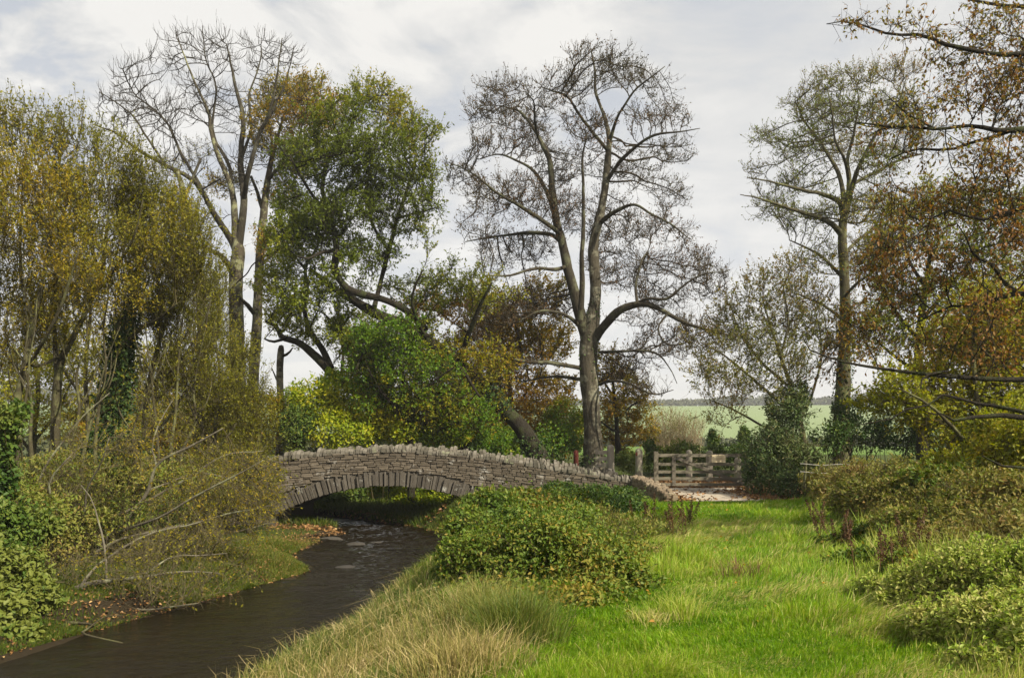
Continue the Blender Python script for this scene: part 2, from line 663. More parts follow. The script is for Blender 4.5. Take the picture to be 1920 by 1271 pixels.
# a cloud sheet seen in perspective: direction projected on a plane overhead
den = mth('ADD', mth('MAXIMUM', sx.outputs[2], 0.0), .16)
cx_ = nt.nodes.new('ShaderNodeCombineXYZ')
nt.links.new(mth('DIVIDE', sx.outputs[0], den), cx_.inputs[0])
nt.links.new(mth('DIVIDE', sx.outputs[1], den), cx_.inputs[1])
n1 = nt.nodes.new('ShaderNodeTexNoise')
n1.inputs['Scale'].default_value = 3.1
n1.inputs['Detail'].default_value = 10
n1.inputs['Roughness'].default_value = .58
n1.inputs['Distortion'].default_value = .35
mp_ = nt.nodes.new('ShaderNodeMapping')
mp_.inputs['Location'].default_value = (4.3, 1.7, 0)
mp_.inputs['Scale'].default_value = (1, 1.15, 1)
nt.links.new(cx_.outputs[0], mp_.inputs[0])
nt.links.new(mp_.outputs[0], n1.inputs['Vector'])
# the right of the sky is an even veil, the left is broken
veil = nt.nodes.new('ShaderNodeMapRange')
nt.links.new(sx.outputs[0], veil.inputs[0])
veil.inputs[1].default_value = -.5; veil.inputs[2].default_value = .45
veil.inputs[3].default_value = 2.1; veil.inputs[4].default_value = .3
dev = mth('MULTIPLY', mth('SUBTRACT', n1.outputs['Fac'], .5), veil.outputs[0])
cf = mth('ADD', dev, .53)
cr = nt.nodes.new('ShaderNodeValToRGB')
e = cr.color_ramp.elements
e[0].position = .40; e[0].color = (3.75, 3.95, 4.3, 1)
e[1].position = .66; e[1].color = (6.1, 5.95, 5.65, 1)
k_ = e.new(.52); k_.color = (4.85, 4.83, 4.75, 1)
nt.links.new(cf, cr.inputs[0])
# paler towards the horizon
hz = nt.nodes.new('ShaderNodeMapRange')
nt.links.new(sx.outputs[2], hz.inputs[0])
hz.inputs[1].default_value = .0; hz.inputs[2].default_value = .42
hz.inputs[3].default_value = 1.0; hz.inputs[4].default_value = 0.0
mxh = nt.nodes.new('ShaderNodeMix'); mxh.data_type = 'RGBA'
nt.links.new(mth('MULTIPLY', hz.outputs[0], .85), mxh.inputs[0])
nt.links.new(cr.outputs[0], mxh.inputs[6])
mxh.inputs[7].default_value = (6.2, 6.1, 5.95, 1)
mxs = nt.nodes.new('ShaderNodeMix'); mxs.data_type = 'RGBA'
mxs.inputs[0].default_value = .93
nt.links.new(sky.outputs[0], mxs.inputs[6])
nt.links.new(mxh.outputs[2], mxs.inputs[7])
nt.links.new(mxs.outputs[2], bg.inputs[0])
nt.links.new(bg.outputs[0], wo.inputs[0])

vs = scene.view_settings
vs.view_transform = 'Standard'
vs.look = 'None'
vs.gamma = 1
vs.exposure = .80
scene.render.film_transparent = False
cy = scene.cycles
cy.max_bounces = 6
cy.diffuse_bounces = 3
cy.glossy_bounces = 2
cy.transmission_bounces = 3
cy.transparent_max_bounces = 8
cy.volume_bounces = 0
cy.caustics_reflective = False
cy.caustics_refractive = False
cy.use_adaptive_sampling = True
cy.adaptive_threshold = .02
cy.use_denoising = True
cy.sample_clamp_indirect = 6

# ------------------------------------------------------------------ materials
M = {}
M['bark_grey'] = bark_mat('bark_grey', [(.020, .017, .011), (.062, .053, .036), (.135, .118, .084)], 5, .6, lichen=(.20, .19, .135))
M['bark_pale'] = bark_mat('bark_pale', [(.022, .019, .013), (.062, .052, .034), (.12, .104, .072)], 5, .5, lichen=(.2, .2, .11))
M['bark_dark'] = bark_mat('bark_dark', [(.008, .007, .005), (.022, .018, .012), (.05, .043, .027)], 5, .6, lichen=(.035, .04, .014))
M['bark_olive'] = bark_mat('bark_olive', [(.022, .019, .011), (.06, .052, .028), (.12, .105, .06)], 6, .4, lichen=(.12, .12, .05))
for k in ('bark_grey', 'bark_pale', 'bark_dark', 'bark_olive'):
    pass
M['bark_grey_twig'] = bark_mat('bark_grey_twig', [(.016, .012, .007), (.034, .026, .014), (.06, .046, .027)], 1.5, 0)
M['bark_pale_twig'] = bark_mat('bark_pale_twig', [(.014, .012, .008), (.030, .025, .017), (.055, .047, .033)], 1.5, 0)
M['bark_dark_twig'] = bark_mat('bark_dark_twig', [(.010, .008, .005), (.022, .018, .010), (.04, .033, .018)], 1.5, 0)
M['bark_olive_twig'] = bark_mat('bark_olive_twig', [(.025, .020, .008), (.055, .046, .018), (.10, .082, .035)], 1.5, 0)
M['bark_grey_limb'] = bark_mat('bark_grey_limb', [(.014, .012, .008), (.042, .035, .023), (.085, .073, .05)], 5, .6, lichen=(.095, .095, .055))
M['bark_pale_limb'] = bark_mat('bark_pale_limb', [(.012, .010, .007), (.034, .029, .02), (.07, .06, .043)], 5, .5, lichen=(.075, .07, .045))
M['bark_sallow'] = bark_mat('bark_sallow', [(.055, .048, .032), (.12, .105, .075), (.20, .18, .135)], 5, .5, lichen=(.2, .2, .12))
M['twig_straw'] = bark_mat('twig_straw', [(.05, .041, .02), (.10, .083, .042), (.18, .15, .085)], 2, 0)
M['leaf_willow'] = leaf_mat('leaf_willow', [(.08, .085, .008), (.135, .135, .009), (.19, .17, .010), (.26, .18, .012)], .4)
M['leaf_oak'] = leaf_mat('leaf_oak', [(.08, .105, .007), (.145, .165, .009), (.22, .20, .011), (.30, .185, .014)], .45)
M['leaf_hazel'] = leaf_mat('leaf_hazel', [(.11, .17, .008), (.18, .235, .010), (.27, .285, .012), (.36, .30, .015)], .45)
M['leaf_gold'] = leaf_mat('leaf_gold', [(.10, .115, .009), (.18, .15, .010), (.25, .16, .012), (.29, .145, .015)], .4)
M['leaf_sycamore'] = leaf_mat('leaf_sycamore', [(.04, .04, .010), (.065, .05, .014), (.09, .05, .016), (.13, .06, .018)], .25)
M['leaf_rust'] = leaf_mat('leaf_rust', [(.085, .115, .012), (.135, .145, .016), (.175, .13, .02), (.18, .085, .022)], .35)
M['leaf_yellowgreen'] = leaf_mat('leaf_yellowgreen', [(.10, .135, .010), (.175, .195, .011), (.24, .235, .016), (.25, .18, .02)], .42)
M['leaf_mixed'] = leaf_mat('leaf_mixed', [(.09, .12, .010), (.14, .155, .012), (.20, .18, .016), (.20, .125, .022)], .4)
M['leaf_maple'] = leaf_mat('leaf_maple', [(.045, .095, .006), (.08, .15, .008), (.135, .19, .010), (.22, .20, .012)], .4)
M['leaf_small'] = leaf_mat('leaf_small', [(.06, .075, .015), (.10, .11, .02), (.15, .125, .025), (.16, .085, .03)], .3)
M['leaf_dark'] = leaf_mat('leaf_dark', [(.022, .048, .006), (.04, .075, .010), (.066, .10, .014), (.11, .125, .022)], .2, .55, .2)
M['leaf_holly'] = leaf_mat('leaf_holly', [(.028, .05, .013), (.05, .075, .018), (.085, .105, .03), (.14, .13, .055)], .2, .55, .2)
M['leaf_bramble'] = leaf_mat('leaf_bramble', [(.038, .07, .007), (.07, .115, .012), (.12, .15, .02), (.22, .155, .026)], .3, .55, .22)
M['leaf_nettle'] = leaf_mat('leaf_nettle', [(.11, .175, .018), (.185, .255, .03), (.27, .305, .06), (.33, .30, .10)], .35)
M['leaf_brownweed'] = leaf_mat('leaf_brownweed', [(.08, .12, .013), (.135, .15, .022), (.19, .165, .04), (.165, .105, .03)], .3)
M['leaf_litter'] = leaf_mat('leaf_litter', [(.06, .032, .014), (.13, .065, .022), (.21, .11, .04), (.28, .18, .07)], .1)
M['leaf_dock'] = leaf_mat('leaf_dock', [(.035, .018, .008), (.065, .03, .013), (.095, .05, .02), (.14, .09, .04)], .15)
M['ivy'] = leaf_mat('ivy', [(.012, .026, .006), (.022, .045, .010), (.04, .07, .014), (.07, .10, .02)], .2, .55, .2)
M['grass'] = leaf_mat('grass', [(.055, .12, .009), (.115, .22, .012), (.19, .28, .018), (.32, .31, .075), (.44, .37, .17)], .4, .5, .25)
M['rush'] = leaf_mat('rush', [(.05, .085, .012), (.10, .125, .018), (.18, .165, .042), (.29, .225, .09), (.42, .33, .17)], .25, .5, .3)
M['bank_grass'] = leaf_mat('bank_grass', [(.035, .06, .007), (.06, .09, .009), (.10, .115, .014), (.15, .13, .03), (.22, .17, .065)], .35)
M['stone_wall'] = stone_mat('stone_wall', [(.028, .022, .016), (.074, .06, .043), (.138, .113, .082), (.235, .195, .148)], 6, tintmix=.55, lichen=(.36, .34, .30))
M['stone_arch'] = stone_mat('stone_arch', [(.028, .024, .018), (.064, .055, .043), (.105, .091, .072), (.17, .15, .12)], 6, tintmix=.55, lichen=(.33, .32, .28))
M['stone_coping'] = stone_mat('stone_coping', [(.045, .041, .030), (.095, .085, .064), (.155, .138, .11), (.24, .215, .175)], 7, tintmix=.55, lichen=(.2, .21, .12))
M['stone_warm'] = stone_mat('stone_warm', [(.07, .052, .034), (.14, .105, .07), (.21, .165, .11), (.28, .23, .165)], 6, tintmix=.55, lichen=(.38, .33, .24))
M['mortar'] = stone_mat('mortar', [(.04, .034, .026), (.085, .073, .056), (.13, .113, .088)], 4, tintmix=.1)
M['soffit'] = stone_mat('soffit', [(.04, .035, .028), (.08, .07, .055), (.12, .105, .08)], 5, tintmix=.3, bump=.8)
M['rock'] = stone_mat('rock', [(.02, .018, .015), (.05, .045, .038), (.09, .08, .065)], 6, rough=.5, tintmix=.4)
M['gate_wood'] = bark_mat('gate_wood', [(.085, .075, .055), (.155, .138, .10), (.23, .21, .16)], 14, .25, (.25, 1, 1))
M['gate_wood_dark'] = bark_mat('gate_wood_dark', [(.07, .06, .045), (.12, .105, .08), (.18, .16, .125)], 14, .25, (.25, 1, 1))
M['post_wood'] = bark_mat('post_wood', [(.14, .12, .09), (.24, .21, .165), (.34, .31, .25)], 12, .3, (1, 1, .2), lichen=(.22, .23, .14))
M['red_paint'] = bark_mat('red_paint', [(.025, .008, .006), (.06, .014, .009), (.09, .022, .013)], 9, .2)
M['sign_board'] = bark_mat('sign_board', [(.62, .50, .31), (.68, .57, .37), (.74, .64, .44)], 8, .05)
M['sign_ink'] = bark_mat('sign_ink', [(.25, .18, .09), (.30, .22, .11)], 8, 0)
M['wire'] = bark_mat('wire', [(.3, .28, .25), (.45, .43, .40)], 9, 0)
M['brick_band'] = stone_mat('brick_band', [(.05, .04, .028), (.09, .07, .048), (.14, .11, .075)], 5, tintmix=.4)
M['far_leaf'] = leaf_mat('far_leaf', [(.035, .045, .018), (.055, .062, .025), (.08, .075, .03)], .1)
M['beige_twig'] = bark_mat('beige_twig', [(.20, .15, .08), (.28, .22, .13), (.36, .29, .18)], 2, 0)


def ground_mat():
    m, nt, out = new_mat('ground')
    at = nt.nodes.new('ShaderNodeAttribute'); at.attribute_name = 'tint'
    n = noise_node(nt, 1.3, 8, .7)
    n2 = noise_node(nt, 22, 6, .7)
    a = nt.nodes.new('ShaderNodeMath'); a.operation = 'MULTIPLY_ADD'
    nt.links.new(n.outputs['Fac'], a.inputs[0]); a.inputs[1].default_value = .22
    nt.links.new(at.outputs['Fac'], a.inputs[2])
    b_ = nt.nodes.new('ShaderNodeMath'); b_.operation = 'MULTIPLY_ADD'
    nt.links.new(n2.outputs['Fac'], b_.inputs[0]); b_.inputs[1].default_value = .16
    nt.links.new(a.outputs[0], b_.inputs[2])
    s = nt.nodes.new('ShaderNodeMath'); s.operation = 'SUBTRACT'
    nt.links.new(b_.outputs[0], s.inputs[0]); s.inputs[1].default_value = .19
    c = ramp(nt, [(.018, .013, .008), (.045, .034, .018), (.05, .06, .012), (.06, .12, .010), (.10, .16, .03), (.195, .245, .115)], s.outputs[0])
    p = nt.nodes.new('ShaderNodeBsdfPrincipled'); p.inputs['Roughness'].default_value = .95
    p.inputs['Specular IOR Level'].default_value = .1
    nt.links.new(c, p.inputs['Base Color'])
    bp = nt.nodes.new('ShaderNodeBump'); bp.inputs['Strength'].default_value = .8; bp.inputs['Distance'].default_value = .06
    nt.links.new(n2.outputs['Fac'], bp.inputs['Height']); nt.links.new(bp.outputs[0], p.inputs['Normal'])
    nt.links.new(p.outputs[0], out.inputs[0])
    return m


def lane_mat():
    m, nt, out = new_mat('lane')
    n = noise_node(nt, 1.1, 8, .65)
    n2 = noise_node(nt, 40, 5, .7)
    mx = nt.nodes.new('ShaderNodeMath'); mx.operation = 'MULTIPLY_ADD'
    nt.links.new(n2.outputs['Fac'], mx.inputs[0]); mx.inputs[1].default_value = .35
    sc_ = nt.nodes.new('ShaderNodeMath'); sc_.operation = 'MULTIPLY'; sc_.inputs[1].default_value = .65
    nt.links.new(n.outputs['Fac'], sc_.inputs[0]); nt.links.new(sc_.outputs[0], mx.inputs[2])
    c = ramp(nt, [(.16, .125, .085), (.30, .25, .185), (.40, .345, .27), (.46, .41, .33)], mx.outputs[0])
    p = nt.nodes.new('ShaderNodeBsdfPrincipled'); p.inputs['Roughness'].default_value = .95
    nt.links.new(c, p.inputs['Base Color'])
    bp = nt.nodes.new('ShaderNodeBump'); bp.inputs['Strength'].default_value = .5; bp.inputs['Distance'].default_value = .02
    nt.links.new(n2.outputs['Fac'], bp.inputs['Height']); nt.links.new(bp.outputs[0], p.inputs['Normal'])
    nt.links.new(p.outputs[0], out.inputs[0])
    return m


def water_mat():
    m, nt, out = new_mat('water')
    n = noise_node(nt, 3.4, 6, .65, 'Object', (1, 1.9, 1))
    n2 = noise_node(nt, .8, 3, .5, 'Object', (1, 1.2, 1))
    p = nt.nodes.new('ShaderNodeBsdfPrincipled')
    p.inputs['Base Color'].default_value = (.009, .0065, .003, 1)
    p.inputs['Roughness'].default_value = .07
    p.inputs['IOR'].default_value = 1.33
    ad = nt.nodes.new('ShaderNodeMath'); ad.operation = 'MULTIPLY_ADD'
    nt.links.new(n2.outputs['Fac'], ad.inputs[0]); ad.inputs[1].default_value = 1.2
    nt.links.new(n.outputs['Fac'], ad.inputs[2])
    bp = nt.nodes.new('ShaderNodeBump'); bp.inputs['Strength'].default_value = .42; bp.inputs['Distance'].default_value = .14
    nt.links.new(ad.outputs[0], bp.inputs['Height']); nt.links.new(bp.outputs[0], p.inputs['Normal'])
    nt.links.new(p.outputs[0], out.inputs[0])
    return m


M['ground'], M['lane'], M['water'] = ground_mat(), lane_mat(), water_mat()

# ------------------------------------------------------------------ terrain
SY = np.array([-30, -5, 5, 8.3, 10.4, 12.5, 14.2, 15, 17, 19, 21, 22.6, 24, 28, 35, 60])
SL = np.array([-16, -12, -7.5, -5.8, -5.3, -4.5, -3.9, -3.7, -4.6, -4.6, -4.3, -4.9, -6.2, -11, -18, -40])
SR = np.array([-8, -5, -3.0, -2.75, -2.3, -1.8, -1.5, -1.4, -1.3, -1.5, -1.9, -3.0, -4.4, -8.5, -14, -36])
WZ = -.9
PEY = np.array([-5, 3, 6, 8.6, 12.7, 20, 24, 30])
PER = np.array([3.2, 3.1, 3.25, 3.75, 4.9, 7.2, 7.8, 8.5])


def H(x, y):
    x, y = np.asarray(x, float), np.asarray(y, float)
    L, R = np.interp(y, SY, SL), np.interp(y, SY, SR)
    sl_, sr_ = L - x, x - R
    p = np.stack([x, y, np.zeros_like(x)], -1)
    nz = noise3(p, .55)
    h = np.where(sr_ > 0, WZ + .9 * smooth01((sr_ + .05 * nz) / np.interp(y, [8.2, 10.5], [2.9, 1.35])),
                 np.where(sl_ > 0, WZ + .26 * (1 - .7 * smooth01((y - 16.5) / 3)) * smooth01((sl_ + .14 * nz) / .8) + .64 * smooth01((sl_ - 2.2) / 6.5), 0))
    inside = (sr_ <= 0) & (sl_ <= 0)
    h = np.where(inside, WZ - .35 * np.clip(np.minimum(-sr_, -sl_) / .7, 0, 1), h)
    h = h * (1 - smooth01((y - 34) / 10))
    dep = smooth01((y - 22) / 1.5) * (1 - smooth01((y - 33) / 6)) * smooth01((x + 9.5) / 2) * (1 - smooth01((x + .4) / 1.6))
    h = h * (1 - dep) + np.minimum(h, -.74) * dep
    inside = inside & (y < 36)
    e = np.interp(y, PEY, PER)
    bank = .5 * smooth01((x - e) / 2.6) * (1 - smooth01((y - 17) / 5))
    hill = 22.5 * smooth01((y - 110) / 430) + 1.5 * noise3(p, .006) * smooth01((y - 110) / 200)
    back = .35 * smooth01((y - 27) / 8) * smooth01((np.minimum(np.abs(x - (L + R) / 2), 20) - 2) / 3)
    return h + bank + hill + back * (1 - dep) + .035 * nz * (1 - inside) + .02 * noise3(p, 1.9)


def axis(lo, hi, fine_lo, fine_hi, step, grow=1.13):
    a = list(np.arange(fine_lo, fine_hi, step))
    s, x = step, a[-1]
    while x < hi:
        s *= grow
        x += s
        a.append(x)
    s, x = step, a[0]
    pre = []
    while x > lo:
        s *= grow
        x -= s
        pre.append(x)
    return np.array(pre[::-1] + a)


gx, gy = axis(-1500, 1500, -9, 9, .16), axis(-60, 2500, 4, 27, .16)
X, Y_ = np.meshgrid(gx, gy, indexing='xy')
Z = H(X, Y_)
e = np.interp(Y_, PEY, PER)
L_, R_ = np.interp(Y_, SY, SL), np.interp(Y_, SY, SR)
tint = np.full(X.shape, .42)
tint = np.where((X > R_ + 1.6) & (X < e + .3) & (Y_ < 22), .56, tint)
tint = np.where((X > L_ - .8) & (X < R_ + .5) & (Y_ < 38), .1, tint)
tint = np.where((X <= L_ - .8) & (X > L_ - 3) & (Y_ < 19), .34, tint)
tint = np.where((X <= L_ - 3) & (Y_ < 26), .2, tint)
tint = np.where(Y_ > 60, .8, tint)
tint = np.where(Y_ > 140, .97, tint)
tint = np.where(Y_ > 520, .5, tint)
mb = MB()
nx, ny = len(gx), len(gy)
i, j = np.meshgrid(np.arange(ny - 1), np.arange(nx - 1), indexing='ij')
q = np.stack([i * nx + j, i * nx + j + 1, (i + 1) * nx + j + 1, (i + 1) * nx + j], -1)
mb.add(np.stack([X, Y_, Z], -1), q, None, 0, tint.ravel())
tag(mb.build('ground', M['ground'], None, True), 'grassy riverside ground rising to distant pale green hill fields', 'ground', kind='structure')

# the stream
yy = np.concatenate([np.arange(-10, 6, .5), np.arange(6, 24, .055), np.arange(24, 38, .3)])
mb = MB()
nxw = 96
L_, R_ = np.interp(yy, SY, SL) - .7, np.interp(yy, SY, SR) + .7
t = np.linspace(0, 1, nxw)
v = np.stack([L_[:, None] + (R_ - L_)[:, None] * t, np.repeat(yy[:, None], nxw, 1), np.full((len(yy), nxw), WZ)], -1)
calm = (.35 + .65 * smooth01(.5 + noise3(v, .5, 77))) * (1 + 3.2 * smooth01((v[..., 1] - 12) / 4))           # riffles and smoother glides
v[..., 2] += calm * (.011 * noise3(v * np.array([1, 1.5, 1]), 2.6, 3) + .006 * noise3(v * np.array([1, 1.6, 1]), 6.5, 8))
i, j = np.meshgrid(np.arange(len(yy) - 1), np.arange(nxw - 1), indexing='ij')
mb.add(v, np.stack([i * nxw + j, i * nxw + j + 1, (i + 1) * nxw + j + 1, (i + 1) * nxw + j], -1))
tag(mb.build('water', M['water'], None, True), 'dark brown stream flowing under the stone bridge', 'water', kind='structure')

# lane by the gate: a sheet lying on the ground
mb = MB()
xs, ys = np.linspace(3.7, 8.6, 60), np.linspace(19.7, 30, 90)
Xg, Yg = np.meshgrid(xs, ys)
n = 60
front = 20.15 + .25 * noise3(np.stack([xs, xs * 0, xs * 0], -1), 1.1)
left = 3.75 + .12 * noise3(np.stack([ys * 0, ys, ys * 0], -1), .8)
Yg = front[None] + (30 - front)[None] * np.linspace(0, 1, 90)[:, None]
Xg = left[:, None] + (8.6 - left)[:, None] * np.linspace(0, 1, 60)[None]
i, j = np.meshgrid(np.arange(89), np.arange(59), indexing='ij')
mb.add(np.stack([Xg, Yg, H(Xg, Yg) + .03], -1), np.stack([i * n + j, i * n + j + 1, (i + 1) * n + j + 1, (i + 1) * n + j], -1))
tag(mb.build('lane', M['lane'], None, True), 'pale gravel lane in front of and behind the wooden gate', 'lane', kind='structure')

# ------------------------------------------------------------------ stone bridge
FY, BW = 22.0, 4.2
BX = np.array([-12, -9.7, -7.8, -6.6, -5.0, -3.2, -.9, 1.3, 3.35])
BZ = np.array([.45, .70, .98, 1.16, 1.34, 1.43, 1.24, .90, .56])
AXC, ATOP, AR, AHS, ASP = -3.4, .29, 6.4, 3.1, -.51
RING = .37


def ztop(x):
    return np.interp(x, BX, BZ)


def zin(x, extra=0.0):
    """Underside of the arch (extra = ring depth); -9 outside the opening."""
    dx = np.abs(np.asarray(x) - AXC)
    r = AR + extra
    zc = ATOP - AR
    z = zc + np.sqrt(np.maximum(r * r - dx * dx, 0))
    hs = AHS * (r / AR)
    return np.where(dx < hs, z, -9)


def boxv(c, ax, ay, az, hx, hy, hz, rng, jit=.12, cham=.1):
    """Eight corners of a rough stone, front (-ay) face a little smaller."""
    out = []
    for sy in (-1, 1):
        for (sx_, sz) in ((-1, -1), (1, -1), (1, 1), (-1, 1)):
            f = 1 - (cham if sy < 0 else 0)
            out.append(c + ax * sx_ * hx * f * (1 + rng.normal() * jit * .5) + ay * sy * hy + az * sz * hz * f * (1 + rng.normal() * jit))
    return np.array(out)


BOXQ = np.array([[0, 1, 2, 3], [5, 4, 7, 6], [4, 0, 3, 7], [1, 5, 6, 2], [3, 2, 6, 7], [4, 5, 1, 0]])
EX, EYV, EZ = np.eye(3)
rng = RNG(7)
bridge = thing('stone_bridge', (AXC, FY, WZ), 'old humped rubble stone bridge with one low arch over the stream', 'bridge')


def slab(mb, y0, y1, lo=-1.25):
    """Wall body between the planes y0, y1 with the arch opening left out."""
    xs = np.unique(np.concatenate([np.linspace(-12, 3.4, 120), np.linspace(AXC - AHS + .002, AXC + AHS - .002, 60)]))
    inside = np.abs(xs - AXC) < AHS
    zb = np.where(inside, zin(xs, .02), lo)
    zt = ztop(xs) - .17
    for k in range(len(xs) - 1):
        a, b = k, k + 1
        z0a, z0b = zb[a], zb[b]
        if inside[a] != inside[b]:
            z0a = z0b = lo if not (inside[a] and inside[b]) else z0a
            if inside[a] != inside[b]:
                z0a = z0b = lo
        v = np.array([[xs[a], y0, z0a], [xs[b], y0, z0b], [xs[b], y0, zt[b]], [xs[a], y0, zt[a]],
                      [xs[a], y1, z0a], [xs[b], y1, z0b], [xs[b], y1, zt[b]], [xs[a], y1, zt[a]]])
        mb.add(v, np.array([[0, 1, 2, 3], [5, 4, 7, 6], [3, 2, 6, 7], [4, 5, 1, 0]]), None, 1)


def rubble(mb, y, sgn, x0, x1):
    """Thin uneven courses of slate laid on the face at y."""
    z = -1.15
    while z < 1.5:
        h = rng.uniform(.03, .085)
        x = x0 + rng.uniform(0, .2)
        while x < x1:
            l = rng.uniform(.09, .38)
            xc = x + l / 2
            follow = .78 * (ztop(xc) - 1.43) * smooth01((z + 1.0) / 1.6)
            zc = z + h / 2 + follow + rng.normal() * .006
            hh = h * rng.uniform(.86, 1.02)
            ok = zc + hh / 2 < ztop(xc) - .16
            for xe in (x, xc, x + l):
                if abs(xe - AXC) < AHS * 1.06 + .05 and zc - hh / 2 < zin(xe, RING * .98):
                    ok = False
            if ok:
                pr = rng.uniform(.0, .026) * (2 if rng.uniform() < .06 else 1)
                sl2 = (ztop(xc + .1) - ztop(xc - .1)) / .2 * .8 * smooth01((z + 1) / 1.6)
                ax = unit(np.array([1, 0, sl2 + rng.normal() * .03]))
                az = unit(np.cross(ax, EYV))
                az = az if az[2] > 0 else -az
                v = boxv(np.array([xc, y - sgn * (pr - .03) * .5, zc]), ax, EYV * sgn, az, l / 2 - .003, (.05 + pr) / 2 + .02, hh / 2 - .0015, rng, .10, .08)
                mb.add(v, BOXQ, None, 0, np.clip(.5 + rng.normal() * .22 + .22 * noise3(np.array([xc, 0, zc]), .8), 0, 1))
            x += l
        z += h


mb = MB()
slab(mb, FY + .03, FY + .4)
rubble(mb, FY + .03, 1, -9.8, 3.4)
mb.build('spandrel_wall', [M['stone_wall'], M['mortar']], bridge)
mb = MB()
slab(mb, FY + BW - .4, FY + BW)
mb.build('far_parapet_wall', [M['stone_wall'], M['mortar']], bridge)


def voussoirs(mb, y, sgn):
    a = -math.asin(AHS / AR)
    zc = ATOP - AR
    while a < math.asin(AHS / AR) - .004:
        wd = rng.uniform(.04, .10) / AR
        am = a + wd / 2
        dep = RING * rng.uniform(.8, 1.2)
        pr = rng.uniform(0, .03)
        rad = np.array([math.sin(am + rng.normal() * .004), 0, math.cos(am)])
        tan = np.array([math.cos(am), 0, -math.sin(am)])
        c = np.array([AXC, 0, zc]) + rad * (AR + dep / 2 - .012 + rng.uniform(-.012, .012)) + np.array([0, y + sgn * (.17 - pr), 0])
        v = boxv(c, tan, EYV * sgn, rad, wd * AR / 2 - .0025, .19, dep / 2, rng, .05, .06)
        mb.add(v, BOXQ, None, 0, np.clip(.5 + rng.normal() * .25, 0, 1))
        a += wd


mb = MB()
voussoirs(mb, FY, 1)
mb.build('arch_ring', M['stone_arch'], bridge)

mb = MB()   # barrel and abutments
th = np.linspace(-math.asin(AHS / AR), math.asin(AHS / AR), 40)
ys = np.linspace(FY + .1, FY + BW - .1, 24)
prof = [(AXC - AHS, -1.4)] + [(AXC + AR * math.sin(a), ATOP - AR + AR * math.cos(a)) for a in th] + [(AXC + AHS, -1.4)]
prof = np.array(prof)
pp = np.stack([np.repeat(prof[None, :, 0], len(ys), 0), np.repeat(ys[:, None], len(prof), 1), np.repeat(prof[None, :, 1], len(ys), 0)], -1)
pp[..., 2] += .03 * noise3(pp, 3.0) * (pp[..., 2] > -1)
n = len(prof)
i, j = np.meshgrid(np.arange(len(ys) - 1), np.arange(n - 1), indexing='ij')
mb.add(pp, np.stack([i * n + j, i * n + j + 1, (i + 1) * n + j + 1, (i + 1) * n + j], -1))
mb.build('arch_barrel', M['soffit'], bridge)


def coping(mb, y0, y1, x0, x1):
    x = x0
    while x < x1:
        wd = rng.uniform(.035, .13)
        h = rng.uniform(.11, .24) * (.62 if rng.uniform() < .2 else 1)
        xc = x + wd / 2
        zb = ztop(xc) - .19
        lean = rng.normal() * .13 + .05
        az = unit(np.array([lean, rng.normal() * .04, 1]))
        ax = unit(np.cross(EYV, az))
        c = np.array([xc, (y0 + y1) / 2 + rng.normal() * .012, zb + h / 2 - .02])
        hy = (y1 - y0) / 2 * rng.uniform(.88, 1.08)
        v = []
        m_ = 7
        # rounded slab outline in the y-z plane, extruded along x
        for s in (-1, 1):
            for k in range(m_):
                f = k / (m_ - 1)
                ang = math.pi * f
                yy_ = -math.cos(ang) * hy * (1 + rng.normal() * .04)
                zz_ = h * (.5 + .5 * math.sin(ang) ** .6) * (1 + rng.normal() * .04) - h / 2 if 0 < k < m_ - 1 else h * .55 - h / 2
                v.append(c + ax * s * (wd / 2 - .004) * (1 - .25 * math.sin(ang)) + EYV * yy_ + az * zz_)
            for yy_ in (hy, -hy):
                v.append(c + ax * s * (wd / 2 - .004) + EYV * yy_ - az * h / 2)
        k = m_ + 2
        v = np.array(v)
        q = [[a, (a + 1) % k, k + (a + 1) % k, k + a] for a in range(k)]
        cen = np.array([v[:k].mean(0), v[k:].mean(0)])
        v = np.vstack([v, cen])
        t = [[2 * k, (a + 1) % k, a] for a in range(k)] + [[2 * k + 1, k + a, k + (a + 1) % k] for a in range(k)]
        mb.add(v, q, t, 0, np.clip(.5 + rng.normal() * .25, 0, 1))
        x += wd * 1.02


mb = MB()
coping(mb, FY - .02, FY + .42, -9.6, 3.4)
mb.build('coping', M['stone_coping'], bridge)
mb = MB()
coping(mb, FY + BW - .42, FY + BW + .02, -9.6, 3.4)
mb.build('coping', M['stone_coping'], bridge)
mb = MB()   # road bed between the parapets
xs = np.linspace(-12, 3.7, 80)
zd = ztop(xs) - (.45 + .45 * smooth01((3.4 - xs) / 5))
zd = np.maximum(zd, .04)
for k in range(79):
    v = []
    for x_, z_ in ((xs[k], zd[k]), (xs[k + 1], zd[k + 1])):
        v += [[x_, FY + .4, z_], [x_, FY + BW - .4, z_]]
    mb.add(np.array(v), [[0, 2, 3, 1]])
mb.build('road_bed', M['lane'], bridge, True)

